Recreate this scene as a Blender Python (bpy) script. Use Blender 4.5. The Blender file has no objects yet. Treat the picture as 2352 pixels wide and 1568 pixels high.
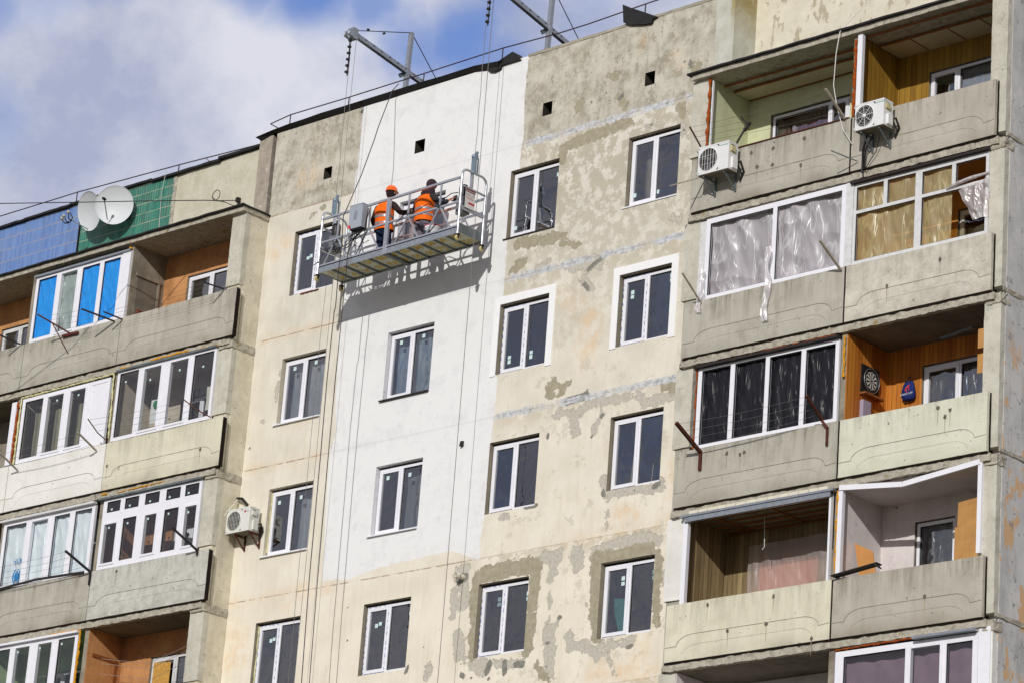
import bpy, math, random
from mathutils import Vector, Matrix, noise as mn
import numpy as np
random.seed(7)
SC = bpy.context.scene
COL = SC.collection
R = math.radians

# ------------------------------------------------------------------ camera
FPX, YAW, PITCH, ROLL = 7694.44, R(-43.6363), R(19.526), R(4.3953)
CP = Vector((48.286, -43.875, -25.114))
GZ = -26.7                                            # ground level (row 0 window heads are at z = 0)
_f = Vector((math.sin(YAW)*math.cos(PITCH), math.cos(YAW)*math.cos(PITCH), math.sin(PITCH)))
_r = Vector((math.cos(YAW), -math.sin(YAW), 0)); _u = _r.cross(_f)
_R = _r*math.cos(ROLL) + _u*math.sin(ROLL); _U = -_r*math.sin(ROLL) + _u*math.cos(ROLL)
cd = bpy.data.cameras.new('camera'); cam = bpy.data.objects.new('camera', cd); COL.objects.link(cam)
cd.sensor_width = 36; cd.lens = FPX/2352*36; cd.clip_start = 1; cd.clip_end = 3000
m = Matrix((( _R.x, _U.x, -_f.x), (_R.y, _U.y, -_f.y), (_R.z, _U.z, -_f.z))).to_4x4(); m.translation = CP
cam.matrix_world = m
SC.camera = cam
def ray(u, v): return _f*FPX + _R*(u-1176) - _U*(v-784)
def at(u, v, Y):                                       # where the sight line through (u, v) meets the upright plane at depth Y
    d = ray(u, v); return CP + d*((Y-CP.y)/d.y)
def atX(u, v, X):
    d = ray(u, v); return CP + d*((X-CP.x)/d.x)
def fr(x0, y0, s=.29787): return lambda x, y: ((x0+x*s)/1.08844, (y0+y*s)/1.08844)
Pa, Pb, Pc, Pd, Pe, Pf = fr(0,350), fr(0,780), fr(0,1240), fr(620,350), fr(620,0), fr(1220,0)
Pk, Pl, Pm, Pj = fr(560,780), fr(1150,780), fr(560,1240), fr(1150,1200,.32333)
Pg, Ph, Pi = fr(1660,0,.38265), fr(1660,450,.38265), fr(1660,1050,.38265)

# ------------------------------------------------------------------ sky, sun, exposure
SUNV = Vector((.42, -1, .50)).normalized()
W = bpy.data.worlds.new('World'); SC.world = W; W.use_nodes = True
nt = W.node_tree; N = nt.nodes; L = nt.links; N.clear()
out = N.new('ShaderNodeOutputWorld'); bg = N.new('ShaderNodeBackground'); L.new(bg.outputs[0], out.inputs[0])
bg.inputs[1].default_value = 0.1
sky = N.new('ShaderNodeTexSky'); sky.sky_type = 'NISHITA'; sky.sun_disc = False
sky.sun_elevation = math.asin(SUNV.z); sky.sun_rotation = math.atan2(SUNV.x, SUNV.y)
sky.air_density = 1.0; sky.dust_density = .6; sky.ozone_density = 2.0
hs = N.new('ShaderNodeHueSaturation'); hs.inputs['Saturation'].default_value = 1.12; hs.inputs['Value'].default_value = 1.5; hs.inputs['Hue'].default_value = .52
L.new(sky.outputs[0], hs.inputs['Color'])
tc = N.new('ShaderNodeTexCoord')
def wn(scale, detail, rough=.55, vec=None):
    n = N.new('ShaderNodeTexNoise'); n.inputs['Scale'].default_value = scale; n.inputs['Detail'].default_value = detail
    n.inputs['Roughness'].default_value = rough; L.new(vec or tc.outputs['Generated'], n.inputs['Vector']); return n
warp = wn(9, 5, .6)
vs = N.new('ShaderNodeVectorMath'); vs.operation = 'SUBTRACT'; vs.inputs[1].default_value = (.5,.5,.5); L.new(warp.outputs['Color'], vs.inputs[0])
vm = N.new('ShaderNodeVectorMath'); vm.operation = 'SCALE'; vm.inputs['Scale'].default_value = .065; L.new(vs.outputs[0], vm.inputs[0])
va = N.new('ShaderNodeVectorMath'); va.operation = 'ADD'; L.new(tc.outputs['Generated'], va.inputs[0]); L.new(vm.outputs[0], va.inputs[1])
acc = None
for (u, v, r, k) in [(700,-30,190,1.0),(560,-60,150,.9),(1030,90,130,1.0),(930,110,130,.8),(830,40,110,.85),(0,40,150,.8),(0,330,110,.4),(1320,10,130,.5),(230,-60,150,.7),(1120,150,110,.7),(1080,20,110,.6),(150,60,110,.4)]:
    d = ray(u, v).normalized()
    dn = N.new('ShaderNodeVectorMath'); dn.operation = 'DISTANCE'; dn.inputs[1].default_value = d; L.new(va.outputs[0], dn.inputs[0])
    mr = N.new('ShaderNodeMapRange'); mr.interpolation_type = 'SMOOTHSTEP'
    mr.inputs['From Min'].default_value = r*1.15/7694; mr.inputs['From Max'].default_value = r*.25/7694
    mr.inputs['To Min'].default_value = 0; mr.inputs['To Max'].default_value = k; L.new(dn.outputs['Value'], mr.inputs['Value'])
    if acc is None: acc = mr.outputs[0]
    else:
        mx = N.new('ShaderNodeMath'); mx.operation = 'MAXIMUM'; L.new(acc, mx.inputs[0]); L.new(mr.outputs[0], mx.inputs[1]); acc = mx.outputs[0]
big = wn(2.3, 6, .6); br = N.new('ShaderNodeMapRange'); br.inputs['From Min'].default_value = .66; br.inputs['From Max'].default_value = .80
L.new(big.outputs['Fac'], br.inputs['Value'])
# the open blue of the rest of the sky lies away from this quarter of it
dn = N.new('ShaderNodeVectorMath'); dn.operation = 'DISTANCE'; dn.inputs[1].default_value = ray(500, 300).normalized(); L.new(tc.outputs['Generated'], dn.inputs[0])
fa = N.new('ShaderNodeMapRange'); fa.inputs['From Min'].default_value = .16; fa.inputs['From Max'].default_value = .4; L.new(dn.outputs['Value'], fa.inputs['Value'])
mu = N.new('ShaderNodeMath'); mu.operation = 'MULTIPLY'; L.new(br.outputs[0], mu.inputs[0]); L.new(fa.outputs[0], mu.inputs[1])
mx = N.new('ShaderNodeMath'); mx.operation = 'MAXIMUM'; L.new(acc, mx.inputs[0]); L.new(mu.outputs[0], mx.inputs[1])
cn = wn(12, 9, .62); cr = N.new('ShaderNodeValToRGB')
cr.color_ramp.elements[0].position = .38; cr.color_ramp.elements[0].color = (.39*10, .43*10, .59*10, 1)
cr.color_ramp.elements[1].position = .62; cr.color_ramp.elements[1].color = (.70*10, .71*10, .79*10, 1)
L.new(cn.outputs['Fac'], cr.inputs[0])
mix = N.new('ShaderNodeMix'); mix.data_type = 'RGBA'
nz = N.new('ShaderNodeMix'); nz.data_type = 'RGBA'; fb = N.new('ShaderNodeMapRange'); fb.inputs['From Min'].default_value = .25; fb.inputs['From Max'].default_value = .7; L.new(dn.outputs['Value'], fb.inputs['Value'])
tn = N.new('ShaderNodeMix'); tn.data_type = 'RGBA'; tn.blend_type = 'MULTIPLY'; tn.inputs[0].default_value = 1; tn.inputs[7].default_value = (.72, .69, .66, 1); L.new(cr.outputs[0], tn.inputs[6])
L.new(fb.outputs[0], nz.inputs[0]); L.new(cr.outputs[0], nz.inputs[6]); L.new(tn.outputs[2], nz.inputs[7])
L.new(mx.outputs[0], mix.inputs[0]); L.new(nz.outputs[2], mix.inputs[6]); L.new(hs.outputs[0], mix.inputs[7]); L.new(mix.outputs[2], bg.inputs[0])

sd = bpy.data.lights.new('sun', 'SUN'); sd.energy = 2.75; sd.angle = R(.5); sd.color = (1, .972, .93)
so = bpy.data.objects.new('sun', sd); COL.objects.link(so); so.rotation_euler = SUNV.to_track_quat('Z', 'Y').to_euler(); so.location = (20, -40, 30)
SC.view_settings.view_transform = 'Standard'; SC.view_settings.look = 'None'; SC.view_settings.gamma = 1
SC.view_settings.exposure = .03
SC.render.engine = 'CYCLES'
SC.cycles.max_bounces = 8; SC.cycles.transparent_max_bounces = 16; SC.cycles.caustics_reflective = False; SC.cycles.caustics_refractive = False

# ------------------------------------------------------------------ materials
def lin(c):
    return tuple((x/255/12.92 if x <= 10 else ((x/255+.055)/1.055)**2.4) for x in c)
class NB:                                              # small node-building helper
    def __init__(s, name):
        s.m = bpy.data.materials.new(name); s.m.use_nodes = True; s.t = s.m.node_tree; s.N = s.t.nodes; s.L = s.t.links
        s.p = s.N['Principled BSDF']; s.o = s.N['Material Output']
        s.tc = s.N.new('ShaderNodeTexCoord').outputs['Object']
    def mp(s, sc, vec=None):
        n = s.N.new('ShaderNodeMapping'); n.inputs['Scale'].default_value = sc; s.L.new(vec or s.tc, n.inputs['Vector']); return n.outputs[0]
    def noise(s, scale, detail=5, rough=.6, vec=None):
        n = s.N.new('ShaderNodeTexNoise'); n.inputs['Scale'].default_value = scale; n.inputs['Detail'].default_value = detail
        n.inputs['Roughness'].default_value = rough; s.L.new(vec or s.tc, n.inputs['Vector']); return n.outputs['Fac']
    def mr(s, v, a, b, c=0, d=1, sm=False):
        n = s.N.new('ShaderNodeMapRange'); n.interpolation_type = 'SMOOTHSTEP' if sm else 'LINEAR'
        for i, x in zip((1,2,3,4), (a,b,c,d)): n.inputs[i].default_value = x
        s.L.new(v, n.inputs[0]); return n.outputs[0]
    def math(s, op, a, b=None, c=None):
        n = s.N.new('ShaderNodeMath'); n.operation = op
        for i, x in enumerate((a, b, c)):
            if x is None: continue
            if isinstance(x, (int, float)): n.inputs[i].default_value = x
            else: s.L.new(x, n.inputs[i])
        return n.outputs[0]
    def mix(s, f, a, b, mode='MIX'):
        n = s.N.new('ShaderNodeMix'); n.data_type = 'RGBA'; n.blend_type = mode
        for i, x in ((0, f), (6, a), (7, b)):
            if isinstance(x, (int, float)): n.inputs[i].default_value = x
            elif isinstance(x, tuple): n.inputs[i].default_value = (*x[:3], 1)
            else: s.L.new(x, n.inputs[i])
        return n.outputs[2]
    def ramp(s, f, stops):
        n = s.N.new('ShaderNodeValToRGB'); e = n.color_ramp.elements
        while len(e) < len(stops): e.new(.5)
        for i, (p, c) in enumerate(stops): e[i].position = p; e[i].color = (*c, 1)
        s.L.new(f, n.inputs[0]); return n.outputs[0]
    def attr(s, name):
        n = s.N.new('ShaderNodeAttribute'); n.attribute_name = name; return n.outputs['Fac']
    def xyz(s):
        n = s.N.new('ShaderNodeSeparateXYZ'); s.L.new(s.tc, n.inputs[0]); return n.outputs
    def bump(s, h, k=.3, dist=.01):
        n = s.N.new('ShaderNodeBump'); n.inputs['Strength'].default_value = k; n.inputs['Distance'].default_value = dist
        s.L.new(h, n.inputs['Height']); s.L.new(n.outputs[0], s.p.inputs['Normal'])
    def base(s, c, rough=.85, metal=0, spec=.3):
        if isinstance(c, tuple): s.p.inputs['Base Color'].default_value = (*c, 1)
        else: s.L.new(c, s.p.inputs['Base Color'])
        s.p.inputs['Roughness'].default_value = rough; s.p.inputs['Metallic'].default_value = metal
        s.p.inputs['Specular IOR Level'].default_value = spec
        return s.m
MC = {}
def concrete(name, c, c2=None, streak=.45, dirt=(96,88,74), speck=.35, scale=2.2, blot=0, blotc=(120,112,96), rough=.9, bk=.35, par=0):
    if name in MC: return MC[name]
    b = NB(name); c = lin(c); c2 = lin(c2) if c2 else tuple(x*.86 for x in c); dirt = lin(dirt)
    n1 = b.noise(scale, 10, .74); col = b.ramp(n1, [(.30, c2), (.56, c), (.72, tuple(min(1, x*1.07) for x in c))])
    st = b.noise(1.9, 7, .7, b.mp((2.4, 2.4, .3))); sm = b.mr(st, .50, .78, 0, streak*.62)
    col = b.mix(sm, col, dirt)
    if par:                                            # grime running down from the top edge and gathering at the bottom edge of each panel
        x = b.xyz(); w = b.N.new('ShaderNodeMath'); w.operation = 'WRAP'; b.L.new(b.math('SUBTRACT', -1.25, x[2]), w.inputs[0]); w.inputs[1].default_value = 2.81; w.inputs[2].default_value = 0
        dr = b.noise(1, 8, .75, b.mp((5.5, 5.5, .55))); big_ = b.noise(1.1, 6, .7)
        col = b.mix(b.math('MULTIPLY', b.mr(w.outputs[0], .55, .0), b.mr(dr, .46, .68, 0, par)), col, lin((104,96,78)))
        col = b.mix(b.math('MULTIPLY', b.mr(w.outputs[0], .80, 1.06), b.mr(big_, .38, .62, 0, par*.9)), col, lin((122,114,96)))
        col = b.mix(b.mr(big_, .50, .70, 0, par*.55), col, lin((140,132,114)))
        ch = b.noise(5, 4, .6, b.mp((1,1,.8))); col = b.mix(b.mr(ch, .72, .73, 0, .6), col, lin((120,114,100)))
    if name == 'rough_slab_edge': col = b.mix(b.mr(b.noise(2.6, 6, .7), .62, .66, 0, .7), col, lin((150,124,56)))
    fine = b.noise(38, 4, .7); fm = b.mr(fine, .56, .74, 0, speck); col = b.mix(fm, col, tuple(x*.55 for x in c))
    if blot:
        bn = b.noise(4.5, 8, .75); bm = b.mr(bn, .60, .615, 0, blot); col = b.mix(bm, col, lin(blotc))
    pits = b.noise(14, 3, .5); pm = b.mr(pits, .70, .73, 0, .55); col = b.mix(pm, col, tuple(x*.4 for x in dirt))
    b.base(col, rough, 0, .2); b.bump(b.math('ADD', b.noise(26, 8, .7), b.math('MULTIPLY', n1, .6)), bk, .012)
    MC[name] = b.m; return b.m
def plain(name, c, rough=.6, metal=0, spec=.4, var=.12, scale=6, bump=0, bscale=30):
    if name in MC: return MC[name]
    b = NB(name); c = lin(c)
    if var: col = b.mix(b.mr(b.noise(scale, 6, .7), .35, .7), tuple(x*(1-var) for x in c), tuple(min(1, x*(1+var*.4)) for x in c))
    else: col = c
    b.base(col, rough, metal, spec)
    if bump: b.bump(b.noise(bscale, 5, .6), bump, .01)
    MC[name] = b.m; return b.m
def planks(name, c1, c2, period, axis='x', knots=True, gap=(30,18,8)):
    b = NB(name); x = b.xyz(); ax = b.math('ADD', x[0], x[1])
    t = b.math('MULTIPLY', ax, 1/period); frac = b.math('FRACT', t); idx = b.math('FLOOR', t)
    wn_ = b.N.new('ShaderNodeTexWhiteNoise'); wn_.noise_dimensions = '1D'; b.L.new(idx, wn_.inputs['W'])
    g = b.noise(3, 7, .65, b.mp((9, 9, .7))); f = b.math('ADD', b.math('MULTIPLY', g, .8), b.math('MULTIPLY', wn_.outputs[0], .35))
    col = b.ramp(f, [(.3, lin(c2)), (.75, lin(c1))])
    if knots: col = b.mix(b.mr(b.noise(7, 2, .5, b.mp((1.6, 1.6, .7))), .70, .76, 0, .8), col, tuple(v*.3 for v in lin(c2)))
    edge = b.math('GREATER_THAN', b.math('ABSOLUTE', b.math('SUBTRACT', frac, .5)), .455)
    col = b.mix(b.math('MULTIPLY', edge, .75), col, lin(gap)); b.base(col, .55, 0, .3); b.bump(b.math('SUBTRACT', 1, edge), .5, .006); MC[name] = b.m; return b.m
def tiles(name, c, c2, pw, ph, grout):
    b = NB(name); x = b.xyz()
    tx = b.math('MULTIPLY', x[0], 1/pw); tz = b.math('MULTIPLY', x[2], 1/ph); fx = b.math('FRACT', tx); fz = b.math('FRACT', tz)
    cmb = b.N.new('ShaderNodeCombineXYZ'); b.L.new(b.math('FLOOR', tx), cmb.inputs[0]); b.L.new(b.math('FLOOR', tz), cmb.inputs[1])
    w = b.N.new('ShaderNodeTexWhiteNoise'); w.noise_dimensions = '2D'; b.L.new(cmb.outputs[0], w.inputs['Vector'])
    col = b.mix(w.outputs[0], lin(c), lin(c2))
    col = b.mix(b.mr(b.noise(1.2, 4, .6), .4, .7, 0, .35), col, lin(c2))
    ez = b.math('GREATER_THAN', b.math('ABSOLUTE', b.math('SUBTRACT', fz, .5)), .47)
    ex = b.math('GREATER_THAN', b.math('ABSOLUTE', b.math('SUBTRACT', fx, .5)), .44)
    exm = b.math('MULTIPLY', ex, b.mr(b.noise(5, 3, .6), .42, .62, .08, .75))
    g = b.math('MAXIMUM', b.math('MULTIPLY', ez, b.mr(b.noise(4, 3, .6), .3, .55, .25, .95)), exm)
    chip = b.mr(b.noise(3.1, 5, .65), .69, .70); col = b.mix(b.mr(b.noise(2.2, 7, .7, b.mp((1.6, 1, .5))), .48, .7, 0, .35), col, lin((96,100,104)))
    col = b.mix(b.math('MAXIMUM', g, chip), col, lin(grout)); b.base(col, .38, 0, .5); b.bump(b.math('SUBTRACT', 1, g), .4, .004); MC[name] = b.m; return b.m
def brickmat(name):
    b = NB(name); n = b.N.new('ShaderNodeTexBrick'); mp = b.N.new('ShaderNodeMapping'); mp.inputs['Rotation'].default_value = (0, 0, 0)
    x = b.xyz(); cmb = b.N.new('ShaderNodeCombineXYZ'); b.L.new(b.math('ADD', x[0], x[1]), cmb.inputs[0]); b.L.new(x[2], cmb.inputs[1])
    b.L.new(cmb.outputs[0], n.inputs['Vector']); n.inputs['Scale'].default_value = 1; n.inputs['Brick Width'].default_value = .25; n.inputs['Row Height'].default_value = .077
    n.inputs['Mortar Size'].default_value = .009; n.inputs['Color1'].default_value = (*lin((150,72,42)),1); n.inputs['Color2'].default_value = (*lin((118,56,36)),1); n.inputs['Mortar'].default_value = (*lin((70,55,45)),1)
    b.base(n.outputs['Color'], .9); b.bump(n.outputs['Fac'], -.5, .01); MC[name] = b.m; return b.m
def glassmat(name, tint=(.80,.84,.86), refl=2.6, wav=.04):
    b = NB(name); b.N.remove(b.p)
    tr = b.N.new('ShaderNodeBsdfTransparent'); tr.inputs[0].default_value = (*tint, 1)
    gl = b.N.new('ShaderNodeBsdfGlossy'); gl.inputs['Roughness'].default_value = .02; gl.inputs[0].default_value = (.95,.97,1,1)
    fz = b.N.new('ShaderNodeFresnel'); fz.inputs[0].default_value = 1.5
    bp = b.N.new('ShaderNodeBump'); bp.inputs['Strength'].default_value = wav; bp.inputs['Distance'].default_value = .05; b.L.new(b.noise(2.2, 2, .5), bp.inputs['Height']); b.L.new(bp.outputs[0], gl.inputs['Normal'])
    f = b.math('MINIMUM', b.math('MULTIPLY', fz.outputs[0], refl), 1)
    ms = b.N.new('ShaderNodeMixShader'); b.L.new(f, ms.inputs[0]); b.L.new(tr.outputs[0], ms.inputs[1]); b.L.new(gl.outputs[0], ms.inputs[2]); b.L.new(ms.outputs[0], b.o.inputs[0])
    MC[name] = b.m; return b.m
def filmmat(name, c, opac=.6, rough=.22, transl=.4, gloss=.16, detail=8, crease=0):
    b = NB(name); b.N.remove(b.p); c = lin(c)
    tr = b.N.new('ShaderNodeBsdfTransparent'); tr.inputs[0].default_value = (*[min(1, .3+v) for v in c], 1)
    df = b.N.new('ShaderNodeBsdfDiffuse'); tl = b.N.new('ShaderNodeBsdfTranslucent')
    gl = b.N.new('ShaderNodeBsdfGlossy'); gl.inputs['Roughness'].default_value = rough
    a = b.noise(1, 2.5, .5, b.mp((2.1, 1, .55))); rot = b.N.new('ShaderNodeMapping'); rot.inputs['Rotation'].default_value = (0, .5, 0); rot.inputs['Scale'].default_value = (2.4, 1, .5); b.L.new(b.tc, rot.inputs[0])
    a2 = b.noise(1, 2.5, .5, rot.outputs[0]); rot2 = b.N.new('ShaderNodeMapping'); rot2.inputs['Rotation'].default_value = (0, -.75, 0); rot2.inputs['Scale'].default_value = (2.9, 1, .6); b.L.new(b.tc, rot2.inputs[0]); a3 = b.noise(1, 2.5, .5, rot2.outputs[0])
    rg = lambda v, w: b.mr(b.math('ABSOLUTE', b.math('SUBTRACT', v, .5)), w, 0)      # ridges where the noise crosses its middle
    ridge = b.math('MAXIMUM', b.math('MAXIMUM', rg(a, .022), rg(a2, .020)), rg(a3, .016))
    h = b.math('ADD', b.math('MULTIPLY', ridge, .22), b.math('ADD', a, a2))
    cc = b.mix(b.math('MULTIPLY', ridge, crease), c, tuple(min(1, v*1.5+.12*crease) for v in c)); b.L.new(cc, df.inputs[0]); b.L.new(cc, tl.inputs[0])  # ridges tinted lighter, so fold highlights are painted into the film colour
    bp = b.N.new('ShaderNodeBump'); bp.inputs['Strength'].default_value = .8; bp.inputs['Distance'].default_value = .028
    b.L.new(h, bp.inputs['Height']); b.L.new(bp.outputs[0], gl.inputs['Normal']); b.L.new(bp.outputs[0], df.inputs['Normal'])
    m1 = b.N.new('ShaderNodeMixShader'); m1.inputs[0].default_value = transl; b.L.new(df.outputs[0], m1.inputs[1]); b.L.new(tl.outputs[0], m1.inputs[2])
    m2 = b.N.new('ShaderNodeMixShader'); b.L.new(tr.outputs[0], m2.inputs[1]); b.L.new(m1.outputs[0], m2.inputs[2])
    b.L.new(b.math('MINIMUM', b.math('ADD', opac, b.math('MULTIPLY', b.math('ADD', b.math('MULTIPLY', ridge, .5), b.math('MULTIPLY', b.math('SUBTRACT', a2, .5), 1.4)), crease)), 1), m2.inputs[0])
    m3 = b.N.new('ShaderNodeMixShader'); m3.inputs[0].default_value = gloss; b.L.new(m2.outputs[0], m3.inputs[1]); b.L.new(gl.outputs[0], m3.inputs[2])
    b.L.new(m3.outputs[0], b.o.inputs[0]); MC[name] = b.m; return b.m
def curtainmat(name, c1, c2, freq):
    b = NB(name); x = b.xyz(); s = b.math('SINE', b.math('MULTIPLY', b.math('ADD', x[0], b.math('MULTIPLY', b.noise(2, 2), .12)), freq))
    col = b.mix(b.mr(s, -1, 1), lin(c1), lin(c2)); b.base(col, .9, 0, .1); MC[name] = b.m; return b.m

WHITE = plain('white_pvc', (240,240,246), .35, 0, .5, .05)
WHITED = plain('old_white_paint', (222,222,222), .6, 0, .3, .16, 9)
BITUMEN = plain('bitumen_felt', (44,43,43), .8, 0, .3, .35, 7, .5, 20)
DARK = plain('dark_joint', (40,32,28), .95, 0, .1, .3, 12)
RUST = plain('rusty_steel', (92,48,36), .85, 0, .3, .4, 18, .3)
DSTEEL = plain('dark_steel', (52,46,44), .7, .2, .4, .3, 15)
GALV = plain('galvanised_steel', (176,182,188), .38, .65, .5, .22, 14)
ALU = plain('aluminium_tube', (205,208,214), .30, .75, .5, .14, 9)
GALVD = plain('galvanised_sheet', (120,130,132), .5, .35, .5, .35, 5)
BLACK = plain('black_plastic', (28,27,28), .5, 0, .4, .1)
CABLE = plain('black_cable', (58,56,58), .6, 0, .3, .1)
WIRE = plain('steel_wire', (120,117,115), .5, .3, .4, .1)
FOAM = plain('orange_foam', (226,160,44), .95, 0, .1, .35, 30, .8, 60)
FOAMP = plain('pale_foam', (226,220,170), .95, 0, .1, .25, 30, .8, 60)
FOAMR = plain('rust_orange_foam', (176,86,34), .95, 0, .1, .45, 30, .8, 60)
GLASS = glassmat('window_glass', refl=4.4, wav=.14)
GLASSB = glassmat('balcony_glass', tint=(.94,.95,.95), refl=1.9, wav=.10); GLASSC = glassmat('clean_balcony_glass', tint=(.97,.98,.98), refl=.6)
STICK = plain('sticker_paper', (205,228,226), .6, 0, .3, 0)
BLUEP = plain('blue_marked_tape', (120,140,205), .6, 0, .3, .5, 25)
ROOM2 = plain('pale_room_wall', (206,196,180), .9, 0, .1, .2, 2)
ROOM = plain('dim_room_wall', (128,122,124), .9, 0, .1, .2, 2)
NIB = concrete('rough_slab_edge', (190,184,168), (136,128,112), .4, dirt=(70,62,52), speck=.8, scale=9, blot=.6, blotc=(84,76,64), bk=.9)
C_PIER = concrete('pier_concrete', (206,202,188), (178,174,158), .4, blot=.35, blotc=(150,143,124))
C_SIDE = concrete('block_side_concrete', (222,215,194), (196,188,164), .35, blot=.4, blotc=(150,144,126))
C_GREY = concrete('grey_render', (198,198,200), (164,164,166), .5, dirt=(120,112,106), blot=.45, blotc=(140,140,142))
C_BAL = concrete('balcony_concrete', (190,186,174), (166,161,148), .5, par=.8)
C_BAL2 = concrete('balcony_concrete_warm', (190,184,171), (168,162,148), .5, par=.75)
C_CREAM = concrete('cream_painted_concrete', (226,221,198), (208,202,178), .35, par=.5)
C_PALEG = concrete('pale_green_painted_concrete', (222,222,202), (206,206,184), .28, par=.45)
C_MOT = concrete('mottled_worn_paint', (212,207,192), (178,173,160), .45, blot=.45, blotc=(178,176,168), scale=4, par=.4)
C_WHITE = concrete('whitewashed_concrete', (238,236,230), (224,220,210), .16, speck=.1, par=.16)
C_SCR = concrete('scraped_grey_concrete', (204,203,194), (170,169,160), .2, scale=4, par=.4)
C_DARKC = concrete('dark_slab_concrete', (128,122,110), (96,90,80), .3)  # darker concrete for the floor slabs and one niche panel
ASPH = concrete('asphalt', (90,88,86), (72,70,68), .2)
C_INT = concrete('stained_loggia_wall', (160,152,136), (112,104,90), .6)
OCHRE = planks('ochre_planks', (172,134,52), (132,98,36), .12, knots=False, gap=(90,60,20))
PINE = planks('pine_planks', (212,138,54), (168,92,32), .095)
BROWNP = planks('brown_panels', (166,146,108), (112,94,66), .11, knots=False, gap=(70,56,38))
WOODIN = planks('reddish_boards', (176,126,84), (134,90,58), .1, knots=False, gap=(70,45,30))
ORPL = concrete('orange_plaster', (206,150,98), (158,108,70), .7, dirt=(120,80,50), scale=1.6)
OCPL = concrete('ochre_plaster', (196,138,72), (176,112,44), .3, dirt=(130,90,40), scale=1.6)
PALEP = concrete('pale_green_panels', (212,214,178), (196,198,160), .2, speck=.1, bk=.1)
OFFW = concrete('off_white_plaster', (224,216,214), (206,198,196), .22, speck=.15, bk=.15)
MAUVE = concrete('mauve_plaster', (170,158,166), (140,128,138), .2)
GREENP = concrete('green_plaster', (184,204,160), (160,184,138), .1, speck=.1)
BEIGE = concrete('beige_plaster', (206,196,176), (182,172,152), .2, speck=.1)
TILEB = tiles('blue_tiles', (118,150,204), (96,130,190), .062, .30, (170,160,150))
TILEG = tiles('green_tiles', (62,142,120), (42,114,96), .080, .24, (196,186,160))
BRICK = brickmat('red_brick')
PLY = plain('plywood', (196,146,86), .7, 0, .3, .2, 4)
LATH = plain('brown_batten', (150,92,50), .8, 0, .2, .3, 9)

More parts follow.
